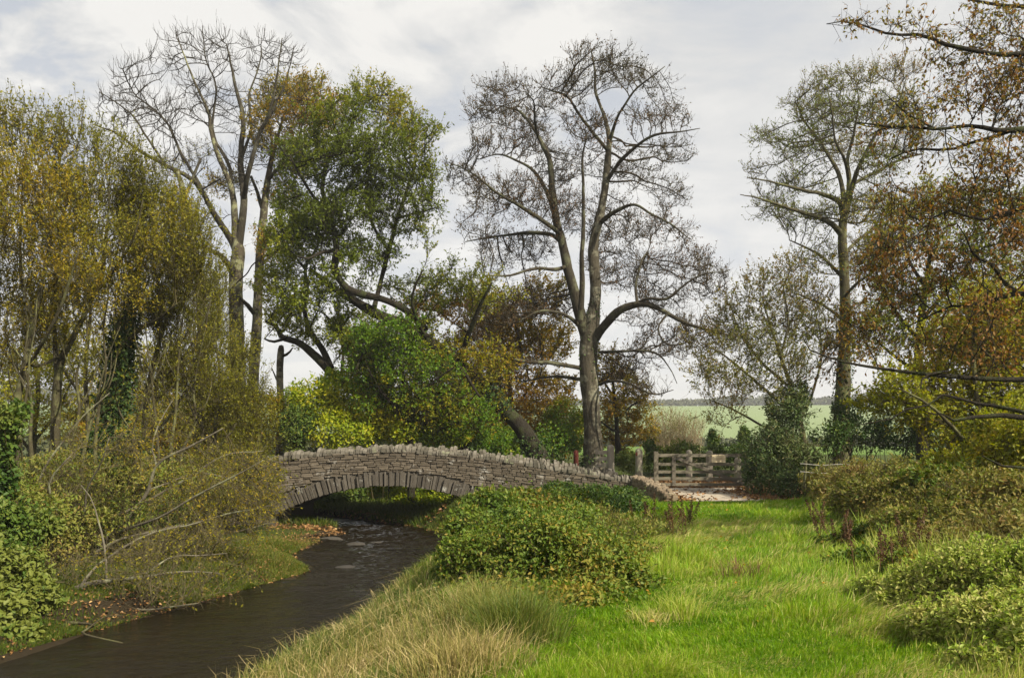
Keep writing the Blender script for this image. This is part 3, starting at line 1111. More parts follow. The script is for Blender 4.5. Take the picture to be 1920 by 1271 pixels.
# low wing wall of warm stone running from the bridge end towards the viewer
wing = thing('wing_wall', (3.5, 20.2, 0), 'low reddish stone wall end curving from the bridge beside the lane', 'wall')
mb = MB()
mt = MB()
path = spline(np.array([[3.42, 22.3, .50], [3.55, 21.5, .46], [3.78, 20.7, .34], [4.0, 20.0, .16]]), 40)
for k in range(len(path) - 1):
    x_, y_, ht = path[k]
    d = unit(path[k + 1] - path[k]) * np.array([1, 1, 0])
    d = unit(d)
    s = np.array([d[1], -d[0], 0])
    z = -.05
    nr = max(2, round((ht + .05) / .085))
    for _ in range(nr):
        h = (ht + .05) / nr
        for side in (-1, 1):
            l = rng.uniform(.05, .09)
            c = np.array([x_, y_, z + h / 2]) + s * side * (.07 + rng.normal() * .012) + d * rng.normal() * .02
            v = boxv(c, d, s * -side, EZ, l, .09, h / 2 - .003, rng, .12, .12)
            mb.add(v, BOXQ, None, 0, np.clip(.5 + rng.normal() * .25, 0, 1))
        z += h
    for _ in range(4):
        sz = rng.uniform(.045, .075)
        th, ph = np.meshgrid(np.linspace(0, 2 * np.pi, 10, endpoint=False), np.linspace(.05, np.pi - .05, 7))
        u = np.stack([np.sin(ph) * np.cos(th), np.sin(ph) * np.sin(th), np.cos(ph)], -1)
        c = np.array([x_, y_, ht + rng.uniform(-.015, .025)]) + s * rng.uniform(-.13, .13) + d * rng.normal() * .03
        v = np.sign(u) * np.abs(u) ** .7 * (1 + .35 * noise3(u, 1.3, k * 5 + _)[..., None]) * np.array([sz, sz, sz * rng.uniform(.6, 1.1)]) + c
        ii, jj = np.meshgrid(np.arange(6), np.arange(10), indexing='ij')
        mt.add(v, np.stack([ii * 10 + jj, (ii + 1) * 10 + jj, (ii + 1) * 10 + (jj + 1) % 10, ii * 10 + (jj + 1) % 10], -1), None, 0, np.clip(.5 + rng.normal() * .25, 0, 1))
mb.build('wall_body', M['stone_warm'], wing)
mt.build('coping', M['stone_warm'], wing)

# ------------------------------------------------------------------ gate, posts, sign
def beam(mb, a, b, w, t, m=0, rng=rng, tint=.5):
    """Rectangular timber from a to b, w wide (in the gate's plane), t thick along y, edges slightly rounded."""
    a, b = np.asarray(a, float), np.asarray(b, float)
    ax = unit(b - a)
    ay = EYV if abs(ax[1]) < .9 else EX
    az = unit(np.cross(ax, ay))
    ay = np.cross(az, ax)
    v = []
    c = .16
    prof = [(-1 + c, -1), (1 - c, -1), (1, -1 + c), (1, 1 - c), (1 - c, 1), (-1 + c, 1), (-1, 1 - c), (-1, -1 + c)]
    for p_ in (a, b):
        for (u, q_) in prof:
            v.append(p_ + az * u * w / 2 + ay * q_ * t / 2)
    k = 8
    v = np.array(v + [a, b])
    q = [[i_, (i_ + 1) % k, k + (i_ + 1) % k, k + i_] for i_ in range(k)]
    t_ = [[2 * k, (i_ + 1) % k, i_] for i_ in range(k)] + [[2 * k + 1, k + i_, k + (i_ + 1) % k] for i_ in range(k)]
    mb.add(v, q, t_, m, tint)


GY = 24.0


def G(px, py, dy=0):
    p = P(px, py, GY)
    p[1] += dy
    return p


g0 = G(1235, 914)
gate = thing('field_gate', (g0[0], GY, g0[2]), 'closed weathered wooden five bar gate across the gravel lane', 'gate')
mb = MB(); beam(mb, G(1230, 912), G(1230, 846), .13, .09); mb.build('hanging_stile', M['gate_wood'], gate)
mb = MB(); beam(mb, G(1400, 910), G(1400, 852), .10, .08); mb.build('latch_stile', M['gate_wood'], gate)
for y_, wd in ((853.5, .10), (870, .09), (884.5, .09), (897, .09), (908, .09)):
    mb = MB()
    beam(mb, G(1234, y_), G(1397, y_ + rng.uniform(-.5, .8)), wd, .035)
    mb.build('rail', M['gate_wood'], gate)
mb = MB(); beam(mb, G(1263, 910, -.04), G(1263, 855, -.04), .11, .035); mb.build('upright', M['gate_wood_dark'], gate)
mb = MB(); beam(mb, G(1268, 858, -.075), G(1398, 909, -.075), .10, .035); mb.build('brace', M['gate_wood_dark'], gate)
mb = MB(); beam(mb, G(1264, 862, -.08), G(1275, 858, -.08), .05, .03); mb.build('strap_hinge', M['rock'], gate)

sg = thing('sign', G(1346, 866, -.03), 'small cream notice board with faint lines fixed on the gate top rail', 'sign')
mb = MB(); beam(mb, G(1334, 859.5, -.04), G(1359.5, 859.5, -.04), .235, .02); mb.build('board', M['sign_board'], sg)
mb = MB()
for k, y_ in enumerate((855.3, 858.2, 860.6, 863.2)):
    beam(mb, G(1342 + (k == 0) * 1, y_, -.052), G(1356 - (k % 2) * 2, y_, -.052), .009, .004)
mb.build('faint_lettering', M['sign_ink'], sg)


def post(px, top, wpx, Yd, label, bark='post_wood', round_=True, name='fence_post', group='wooden posts by the lane'):
    x, _, zt = P(px, top, Yd)
    r = wpx / F * Yd / 2
    zb = float(H(x, Yd)) - .1
    o = thing(name, (x, Yd, zb), label, 'post', group)
    mb = MB()
    n = 16
    zs = np.linspace(zb, zt - r * .9, 8)
    rr = np.full(8, r)
    if round_:
        a = np.linspace(0, math.pi / 2, 6)[1:]
        zs = np.concatenate([zs, zt - r * .9 + np.sin(a) * r * .9])
        rr = np.concatenate([rr, np.maximum(r * np.cos(a), .005)])
    pts = np.stack([np.full(len(zs), x), np.full(len(zs), Yd), zs], 1)
    tube(mb, pts, rr, 12, 0, .02)
    mb.build('shaft', M[bark], o, True)
    return o


post(1145, 833, 14, 27, 'round topped grey post at the end of the short boarded rail')
post(1198, 840, 14, 27, 'grey post with red reflector standing alone left of the gate')
post(1292, 843, 12, 27.5, 'middle grey post seen just behind the gate rails')
post(1330, 844, 13, 27.5, 'brownish post rising behind the notice board on the gate')
post(1383, 857, 13, 27.5, 'short dark post behind the right end of the gate')
post(1405, 848, 12, 24.1, 'squat gate post half hidden by the dark holly', 'gate_wood_dark')
o = post(1080, 841, 10, 26.6, 'rusty red iron post sticking up behind the bridge parapet', 'red_paint', False, 'iron_post', None)
mb = MB(); r0 = P(1195, 851, 26.75); beam(mb, r0 + np.array([-.03, -.02, -.06]), r0 + np.array([-.03, -.02, .06]), .06, .02)
rf = mb.build('reflector', M['red_paint'], bpy.data.objects['fence_post.001'])

fr = thing('board_fence', P(1130, 880, 27), 'short weathered board fence between sycamore trunk and round topped post', 'fence')
for y_ in (848, 860, 872):
    mb = MB(); beam(mb, P(1116, y_, 27), P(1141, y_, 27), .13, .04); mb.build('board', M['post_wood'], fr)
mb = MB(); beam(mb, P(1119, 884, 27.05), P(1119, 842, 27.05), .09, .07); mb.build('post', M['post_wood'], fr)

# wire fence on the right, in front of the hedge
wf = thing('wire_fence', P(1600, 900, 17), 'slack wire fence with thin stakes below the oak branches', 'fence')
for px in (1508, 1570, 1640, 1712):
    a, b = P(px, 915, 17), P(px + rng.uniform(-3, 3), 864, 17)
    mb = MB(); tube(mb, np.linspace(a, b, 6), np.full(6, .03), 7, 0, .05); mb.build('stake', M['bark_olive'], wf, True)
for y_ in (869, 884):
    t = np.linspace(0, 1, 30)
    pts = np.array([P(1500 + 230 * k, y_ + 3 * k + 2.5 * math.sin(k * 9.4) ** 2, 17 - .05) for k in t])
    mb = MB(); tube(mb, pts, np.full(30, .006), 4); mb.build('wire', M['wire'], wf, True)

# low brown wall in the background on the right
wl = thing('field_wall', P(1660, 880, 23), 'low brown stone field wall in shade beyond the wire fence', 'wall')
mb = MB(); mt = MB()
for z in np.arange(-.1, .62, .11):
    x = P(1530, 0, 23)[0]
    while x < P(1790, 0, 23)[0]:
        l = rng.uniform(.15, .4)
        v = boxv(np.array([x + l / 2, 23 + rng.normal() * .02, z + .055]), EX, EYV, EZ, l / 2 - .005, .22, .052, rng, .1, .08)
        mb.add(v, BOXQ, None, 0, np.clip(.5 + rng.normal() * .25, 0, 1)); x += l
x = P(1530, 0, 23)[0]
while x < P(1790, 0, 23)[0]:
    l = rng.uniform(.08, .2)
    v = boxv(np.array([x + l / 2, 23, .72]), EX, EYV, EZ, l / 2 - .005, .24, rng.uniform(.07, .12), rng, .1, .0)
    mt.add(v, BOXQ, None, 0, np.clip(.5 + rng.normal() * .25, 0, 1)); x += l
mb.build('wall_body', M['brick_band'], wl)
mt.build('coping', M['brick_band'], wl)

# rocks in the stream
for k, (px, py, s) in enumerate(((648, 1062, .22), (700, 1040, .16), (742, 1046, .12), (668, 1018, .26), (705, 1016, .2), (560, 1068, .2), (792, 1002, .14), (620, 1010, .3))):
    Yd = 2.5 * F / (py - HY)
    c = P(px, py, Yd)
    th, ph = np.meshgrid(np.linspace(0, 2 * np.pi, 14, endpoint=False), np.linspace(0.05, np.pi - .05, 9))
    u = np.stack([np.sin(ph) * np.cos(th), np.sin(ph) * np.sin(th), np.cos(ph)], -1)
    v = u * (1 + .3 * noise3(u, 1.1, k * 7)[..., None]) * np.array([s * 1.25, s, s * .3]) + c + np.array([0, 0, -.04])
    i, j = np.meshgrid(np.arange(8), np.arange(14), indexing='ij')
    mb = MB(); mb.add(v, np.stack([i * 14 + j, (i + 1) * 14 + j, (i + 1) * 14 + (j + 1) % 14, i * 14 + (j + 1) % 14], -1), None, 0, rng.uniform(.2, .8))
    o = mb.build('stream_rock', M['rock'], None, True, origin=c)
    tag(o, 'dark wet rock breaking the surface of the stream near the bridge', 'rock', 'rocks in the stream')

# the air of a mild damp day: one even box of haze, the sky outside it
mb = MB()
lo, hi = np.array([-1600., -80., -6.]), np.array([1600., 2900., 60.])
c8 = np.array([[x, y, z] for z in (lo[2], hi[2]) for y in (lo[1], hi[1]) for x in (lo[0], hi[0])])
mb.add(c8, [[0, 2, 3, 1], [4, 5, 7, 6], [0, 1, 5, 4], [2, 6, 7, 3], [0, 4, 6, 2], [1, 3, 7, 5]])
m, nt, out = new_mat('haze')
pv = nt.nodes.new('ShaderNodeVolumePrincipled')
pv.inputs['Color'].default_value = (.92, .93, .95, 1)
pv.inputs['Density'].default_value = .0006
pv.inputs['Anisotropy'].default_value = .2
nt.links.new(pv.outputs[0], out.inputs['Volume'])
M['haze'] = m
tag(mb.build('haze', m), 'thin pale haze filling the air over the valley', 'haze', kind='stuff')

# ------------------------------------------------------------------ trees
# central sycamore, nearly bare, with dark twig clusters
tree('sycamore_tree', 'tall nearly bare grey sycamore with dark twig clusters rising behind the bridge end', 'tree', 31,
     [(1116, 876, 20), (1114, 840, 18), (1111, 790, 16.5), (1107, 740, 16.5), (1104, 690, 17), (1105, 650, 18), (1108, 622, 18), (1114, 580, 15),
      (1117, 540, 14), (1113, 500, 13), (1112, 455, 12.5), (1128, 390, 10.5), (1136, 334, 9.5), (1142, 265, 7), (1133, 220, 5), (1117, 175, 4), (1116, 137, 3), (1109, 95, 1.5)],
     [
      [(1104, 650, 16), (1094, 610, 15), (1080, 560, 14), (1066, 510, 13), (1052, 455, 12), (1040, 400, 10), (1035, 350, 9), (1028, 300, 7), (1008, 254, 4.5, .6), (977, 213, 3, 1), (940, 199, 1.6, 1.3)],
      [(1030, 300, 5), (1006, 250, 4), (1002, 215, 3, -.6), (1001, 189, 2, -1), (985, 170, 1.2, -1.3)],
      [(1088, 600, 8, -.5), (1091, 530, 7, -.7), (1091, 472, 6, -1), (1095, 410, 5, -1.2), (1093, 351, 4, -1.5), (1092, 300, 3, -1.8), (1100, 250, 1.6, -2)],
      [(1142, 270, 5), (1155, 227, 4.2, -.5), (1168, 203, 3.4, -.9), (1188, 171, 2.6, -1.2), (1216, 147, 2, -1.5), (1246, 121, 1, -1.8)],
      [(1142, 285, 5), (1122, 261, 4.2, -.4), (1091, 220, 3.4, -.8), (1067, 182, 2.6, -1.2), (1043, 172, 2, -1.5), (1018, 163, 1, -1.8)],
      [(1138, 340, 6), (1152, 318, 5.5, -.5), (1166, 300, 5, -1), (1195, 272, 4, -1.5), (1226, 254, 3, -2), (1265, 248, 2, -2.3), (1312, 241, .9, -2.6)],
      [(1124, 420, 6), (1140, 405, 5.5, -.5), (1161, 394, 5, -1), (1192, 387, 4, -1.6), (1223, 407, 3, -2), (1264, 428, 2.2, -2.5), (1292, 448, 1, -3)],
      [(1040, 400, 6), (1022, 355, 5, .8), (1001, 324, 4, 1.3), (974, 303, 3, 1.8), (932, 290, 2, 2.2), (895, 300, 1, 2.6)],
      [(1050, 440, 6), (1038, 428, 5.5, -.6), (1001, 403, 5, -1.2), (965, 382, 4, -1.8), (929, 362, 3.2, -2.3), (884, 327, 2.2, -2.8), (838, 306, 1, -3.3)],
      [(1052, 455, 5.5), (1029, 440, 5, .7), (974, 440, 4, 1.5), (918, 450, 2.6, 2.2), (873, 455, 1.2, 2.8)],
      [(1062, 500, 5.5), (1040, 506, 5, -.7), (1000, 505, 4, -1.6), (950, 520, 2.6, -2.4), (905, 520, 1.3, -3)],
      [(1112, 640, 13), (1122, 625, 11.5, -.2), (1140, 603, 10.5, -.6), (1162, 582, 9.5, -1), (1192, 572, 8.5, -1.4), (1223, 573, 6.5, -1.8), (1258, 592, 5.2, -2), (1299, 610, 4, -2.4), (1351, 623, 2.8, -2.8), (1405, 636, 1.2, -3)],
      [(1192, 572, 5, -1.4), (1216, 558, 4.4, -1.8), (1254, 558, 3.6, -2.2), (1282, 533, 2.8, -2.4), (1313, 516, 2.2, -2.6), (1361, 509, 1, -2.8)],
      [(1195, 572, 4, -1.4), (1192, 540, 3.4, -1), (1200, 500, 2.6, -.6), (1215, 470, 1.6, 0)],
      [(1085, 610, 5), (1070, 598, 4.6, -.5), (1050, 589, 4.2, -1), (1015, 585, 3, -1.6), (974, 603, 1.4, -2)],
      [(1088, 690, 5.5), (1060, 685, 5.2, -.6), (1029, 679, 5, -1), (981, 675, 4.4, -1.6), (918, 661, 3.4, -2.4), (849, 648, 1.6, -3)],
      [(1090, 712, 4.5), (1060, 706, 4, .6), (1022, 706, 3, 1.2), (974, 717, 1.6, 1.8)],
      [(1124, 660, 4), (1157, 661, 3.4, -.8), (1223, 661, 2.6, -1.5), (1254, 690, 1.5, -2), (1270, 720, .9, -2.2)],
      [(1120, 722, 4), (1145, 715, 3.4, -.6), (1175, 717, 3, -1.2), (1220, 738, 2, -1.8), (1262, 730, 1, -2.2)],
      [(1250, 590, 3, -2), (1235, 615, 2.4, -2.2), (1255, 645, 1.8, -2.4), (1300, 640, 1, -2.8)],
     ],
     [(1110, 110, 50, 32), (1060, 165, 62, 38), (950, 185, 68, 42), (900, 220, 40, 34), (1170, 140, 55, 35), (1215, 150, 35, 28), (1235, 222, 68, 30), (900, 270, 40, 34), (980, 260, 70, 44),
      (1100, 245, 56, 46), (1250, 290, 55, 38), (870, 330, 50, 34), (950, 370, 85, 48), (1050, 400, 60, 56), (1180, 325, 66, 38), (1250, 370, 50, 36), (1160, 430, 76, 46),
      (1255, 435, 50, 34), (900, 430, 46, 30), (970, 470, 80, 40), (1170, 510, 80, 46), (1290, 500, 66, 34), (1325, 545, 55, 30), (1000, 580, 80, 42), (1250, 640, 76, 44), (1180, 690, 60, 36),
      (1320, 625, 66, 28), (1060, 320, 60, 40), (920, 600, 70, 36), (960, 680, 60, 30), (1240, 560, 60, 36), (1380, 640, 40, 26), (1010, 205, 45, 30), (1210, 735, 40, 22)],
     M['bark_grey'], M['leaf_sycamore'], 11, dm=2.2, sub=(1.3, .28, 2, .0058), ls=.74, density=.8, D=.3, dk=.46, r_tip=.0125, expo=2.15, up=.06, wob=.33, twig=(3, .46, 3, .0068), twig_r=.03, tup=.38,
     leaf=(1.15, .08, .5, .25, 'diamond'), bs=.94, zs=1.0, dspread=1.6, maxn=14000, trunk_sides=22, rough=.16, limb_wob=.07, seeds_from=.3,
     ivy=[(.0, .06, 700, .16, .10), (.22, .42, 500, .05, .08)])

# tall bare ash at the left
tree('ash_tree', 'tall leafless ash with a wide fan of bare grey branches at left of the bridge', 'tree', 36,
     [(447, 850, 22), (446, 790, 19), (444, 700, 17), (443, 620, 16), (442, 560, 15), (443, 510, 15), (446, 470, 14), (441, 440, 8.5), (435, 358, 6.5), (407, 286, 5), (394, 242, 4), (390, 209, 3.2), (363, 149, 2.2), (341, 94, 1.4), (330, 70, .8)],
     [
      [(446, 480, 9), (434, 450, 8), (407, 405, 7, -.6), (380, 355, 6, -1), (358, 330, 5.2, -1.4), (308, 306, 4.2, -2), (259, 281, 3.4, -2.4), (220, 253, 2.4, -2.8), (176, 237, 1, -3)],
      [(380, 355, 4, -1), (352, 310, 3.6, -.6), (330, 272, 3.2, -.2), (310, 228, 2.6, .2), (286, 204, 2, .6), (252, 180, 1.5, 1), (228, 130, .9, 1.2)],
      [(308, 306, 3, -2), (270, 255, 2.6, -2.3), (250, 220, 2, -2.5), (215, 190, 1.4, -2.7), (186, 172, .8, -2.9)],
      [(446, 470, 10), (457, 385, 8), (452, 308, 7, .6), (457, 222, 5, 1), (442, 160, 3.4, 1.4), (424, 85, 1.4, 1.6)],
      [(458, 370, 6), (465, 325, 5.4, -.7), (486, 253, 4.4, -1), (507, 209, 3.4, -1.4), (518, 154, 2.4, -1.6), (529, 72, 1, -1.8)],
      [(486, 253, 3.4, -1), (515, 205, 2.8, -.5), (538, 150, 2, -.2), (552, 88, 1, 0)],
      [(436, 358, 4.4), (430, 315, 4, 1), (418, 285, 3.4, 1.6), (398, 240, 3, 2), (404, 165, 2.2, 2.4), (385, 110, 1.5, 2.6), (380, 52, .8, 2.8)],
      [(452, 300, 4, .6), (470, 240, 3.2, 1.4), (470, 180, 2.4, 1.9), (490, 120, 1.6, 2.2), (492, 75, .8, 2.4)],
      [(442, 520, 7), (420, 486, 6, -1), (395, 470, 5, -1.6), (360, 460, 3, -2.2)],
      [(440, 700, 6), (418, 670, 5.4, -.8), (388, 650, 4, -1.5)],
     ],
     [(215, 215, 44, 46), (245, 150, 44, 50), (310, 115, 44, 46), (350, 82, 36, 36), (395, 88, 44, 40), (440, 110, 46, 44), (500, 105, 44, 46), (545, 110, 22, 30), (290, 215, 62, 46), (370, 190, 60, 56), (450, 210, 44, 52),
      (515, 190, 40, 50), (330, 300, 40, 36), (420, 320, 40, 44), (380, 420, 36, 32), (490, 290, 34, 40), (260, 270, 40, 26)],
     M['bark_pale'], None, 23, dm=3.5, sub=(1.0, .35, 3, .007), density=.42, D=.36, dk=.62, r_tip=.0145, expo=2.35, up=.16, wob=.22, twig=(1, .62, 4, .009), twig_r=.035, tup=.5, zs=1.1, dspread=1.6, maxn=9000,
     limb_wob=.08, seeds_from=.55, tspread=.6, ivy=[(.02, .30, 600, .12, .12)])

# grey trunk leaning left behind the willows
tree('leaning_ash_tree', 'bare pale trunk leaning left between the yellow willows and the tall ash', 'tree', 34,
     [(402, 850, 15), (392, 760, 13), (385, 690, 12), (379, 610, 11), (373, 520, 10), (360, 450, 8.5), (350, 400, 7.5), (341, 350, 6.5), (332, 320, 4)],
     [[(341, 352, 5), (330, 325, 4), (308, 312, 3), (285, 300, 1.6)], [(345, 370, 4.5), (360, 335, 3.6, .6), (375, 300, 2.6, 1)], [(378, 610, 6), (345, 570, 4.5, -.8), (318, 548, 3, -1.4)],
      [(352, 410, 4), (330, 390, 3, -1), (300, 380, 1.8, -1.6)]],
     [(300, 315, 46, 26), (370, 300, 40, 34), (320, 370, 40, 26), (340, 520, 50, 40), (420, 590, 40, 60)], M['bark_pale'], M['leaf_small'], 29, dm=2.5, sub=(1.5, .3, 2, .005), density=.7, D=.34, dk=.5, r_tip=.010, twig=(2, .45, 3, .007), tup=.5,
     leaf=(.8, .09, .5, .2, 'diamond'), dspread=1)

# slim pale tree beside the ash, brown-olive crown behind the oak
tree('slender_tree', 'slim pale leaning tree with a small brownish olive crown beside the ash', 'tree', 37,
     [(466, 850, 15), (474, 740, 12), (480, 640, 11), (484, 560, 10), (488, 470, 9.5), (495, 400, 8.5), (502, 340, 7), (512, 290, 5), (525, 240, 3.4), (540, 190, 2)],
     [[(495, 400, 5), (480, 360, 4, .6), (470, 330, 3, 1)], [(502, 340, 4.5), (530, 300, 3.6, -1), (560, 265, 2.4, -1.6)], [(512, 290, 3.6), (505, 240, 2.8, 1), (500, 190, 1.8, 1.6)],
      [(478, 590, 5), (455, 565, 4.4, -1), (430, 545, 3, -1.6)], [(486, 500, 4), (520, 470, 3, 1), (545, 455, 1.8, 1.5)]],
     [(530, 180, 62, 40), (580, 170, 46, 30), (560, 230, 60, 44), (500, 240, 36, 50), (610, 210, 40, 40), (540, 300, 50, 40), (520, 360, 36, 36), (420, 350, 40, 20), (520, 460, 46, 36)],
     M['bark_pale'], M['leaf_gold'], 31, dm=2, sub=(1.5, .3, 2, .005), density=.85, D=.33, dk=.46, r_tip=.009, twig=(3, .5, 3, .0065), leaf=(2.0, .12, .5, .1, 'diamond'), dspread=1.2)

# snag
sn = tree('dead_tree', 'dead broken off trunk standing at the left end of the bridge parapet', 'dead tree', 33,
          [(528, 860, 11), (526, 800, 9.5), (527, 760, 10.5), (525, 745, 9), (524, 700, 8), (526, 660, 7.5), (527, 648, 5)],
          [[(528, 668, 4), (540, 662, 3), (548, 652, 1.5)], [(524, 720, 3), (515, 706, 2), (508, 690, 1)], [(528, 748, 4.5), (535, 742, 3)]],
          [], M['bark_grey'], None, 37, flare=1.4)

# two leaning oaks with green crowns
tree('leaning_oak', 'large green oak leaning left over the bridge with thick dark limbs', 'tree', 29,
     [(1007, 852, 19), (990, 822, 17), (972, 797, 16), (945, 770, 15), (925, 746, 15), (885, 705, 14), (840, 668, 14), (800, 637, 13.5), (760, 612, 13), (720, 595, 12), (690, 580, 11.5), (660, 562, 10), (636, 548, 8), (608, 528, 6), (582, 505, 4)],
     [
      [(800, 620, 9, .5), (765, 585, 8.5, .2), (721, 563, 8, -.2), (683, 554, 8.5, -.6), (655, 544, 8.5, -.8), (634, 523, 8.5, -.9), (626, 500, 8, -.9), (629, 470, 7.5, -.8), (625, 440, 6.5, -.6), (612, 395, 5.6, -.4), (606, 350, 5, 0), (618, 300, 4, .4), (650, 250, 3, .8), (685, 195, 1.6, 1)],
      [(626, 470, 4.5, -.8), (600, 475, 4, -1.4), (578, 485, 3, -1.8), (556, 480, 2, -2.2)],
      [(612, 395, 3.5, -.4), (585, 360, 3, -1), (560, 320, 2.4, -1.5), (545, 290, 1.4, -1.8)],
      [(700, 583, 6), (712, 530, 5.5, .6), (728, 470, 5, 1), (745, 410, 4.4, 1.3), (765, 350, 3.4, 1.6), (780, 290, 2, 2)],
      [(728, 470, 3.6, 1), (700, 420, 3.2, 1.5), (690, 350, 2.6, 2), (705, 280, 2, 2.4), (720, 210, 1.2, 2.6)],
      [(745, 410, 3, 1.3), (790, 400, 2.4, 1), (820, 390, 1.4, .8)],
      [(860, 680, 7), (880, 620, 6, -1), (900, 570, 4.5, -1.6), (920, 530, 2.6, -2)],
      [(800, 637, 6), (780, 600, 5, -1.4), (770, 560, 3.6, -2), (790, 510, 2, -2.4)],
      [(840, 668, 5), (870, 700, 4, -1.6), (900, 740, 2.4, -2.4)],
      [(720, 595, 4), (690, 640, 3, -1.5), (670, 690, 2, -2.2)],
     ],
     [(700, 185, 62, 32), (650, 215, 58, 36), (745, 220, 46, 36), (770, 260, 46, 34), (800, 255, 32, 22), (590, 290, 62, 42), (680, 285, 86, 44), (770, 320, 50, 34), (700, 350, 90, 44), (800, 385, 44, 30), (570, 345, 46, 34), (640, 400, 76, 36),
      (740, 420, 70, 34), (590, 440, 50, 30), (690, 480, 66, 30), (560, 500, 40, 26), (800, 440, 24, 14), (845, 495, 26, 16), (880, 530, 60, 24), (830, 550, 60, 30), (770, 550, 50, 30), (700, 630, 50, 34), (760, 680, 84, 50), (690, 690, 44, 44), (850, 690, 76, 54),
      (820, 770, 84, 44), (920, 690, 60, 44), (900, 770, 56, 40), (740, 770, 50, 40), (640, 460, 40, 30), (545, 300, 36, 40), (530, 380, 36, 30), (600, 240, 36, 34), (660, 560, 40, 26), (810, 330, 26, 24), (930, 560, 50, 22), (780, 620, 50, 30)],
     M['bark_dark'], M['leaf_oak'], 41, dm=2.6, sub=(1.0, .3, 2, .005), density=1.05, D=.3, dk=.42, r_tip=.008, twig=(3, .5, 3, .006), bs=.97, leaf=(3.5, .105, .5, .15, 'diamond'), dspread=1.0, zs=.9, maxn=16000, trunk_sides=18, rough=.14,
     ivy=[(.28, .4, 700, .35, .11), (.0, .16, 900, .10, .10)], flare=1.3, seeds_from=.35, tintf=.45)
tree('reaching_oak', 'dark oak limb reaching low to the left above the yellow green hazels', 'tree', 30,
     [(872, 850, 13), (835, 822, 12.5), (800, 798, 12), (765, 773, 12), (730, 757, 11.5), (690, 738, 11), (655, 718, 11), (628, 703, 10.5), (604, 678, 10), (586, 661, 9.5), (560, 641, 8.5), (531, 632, 7), (520, 613, 5), (500, 602, 3)],
     [[(621, 690, 8), (606, 660, 7.5, .4), (593, 641, 7, .6), (578, 618, 6.2, .8), (569, 580, 5.6, .8), (575, 537, 4.8, .6), (572, 505, 4, .4), (590, 470, 2.6, 0), (605, 440, 1.4, -.4)],
      [(572, 505, 3, .4), (545, 470, 2.5, 1), (520, 440, 1.6, 1.4)], [(569, 580, 3.4, .8), (545, 560, 2.8, 1.2), (520, 555, 1.6, 1.6)],
      [(640, 712, 4), (645, 660, 3.6, 1), (640, 610, 3, 1.4), (655, 580, 2, 1.8)], [(640, 620, 2.6, 1.4), (612, 590, 2, 1.8), (590, 580, 1.2, 2)], [(540, 634, 3.6), (515, 640, 3, -.6), (496, 634, 2, -1)],
      [(835, 822, 5), (820, 780, 4, -1), (800, 740, 2.6, -1.6)]],
     [(560, 450, 46, 40), (530, 500, 36, 40), (610, 430, 40, 40), (560, 560, 50, 40), (610, 540, 40, 40), (520, 590, 30, 30), (640, 600, 30, 20), (580, 400, 40, 30), (690, 660, 50, 40), (640, 500, 30, 30), (520, 440, 36, 36), (500, 540, 30, 40), (560, 620, 40, 30), (600, 640, 30, 24), (540, 400, 40, 30), (660, 640, 40, 24), (780, 740, 60, 30), (860, 800, 50, 26)],
     M['bark_dark'], M['leaf_yellowgreen'], 43, dm=3, sub=(1.5, .3, 2, .005), density=.6, D=.32, dk=.5, r_tip=.009, twig=(3, .45, 3, .006), leaf=(4.4, .105, .5, .12, 'diamond'), dspread=1.2, rough=.12, flare=1.2)

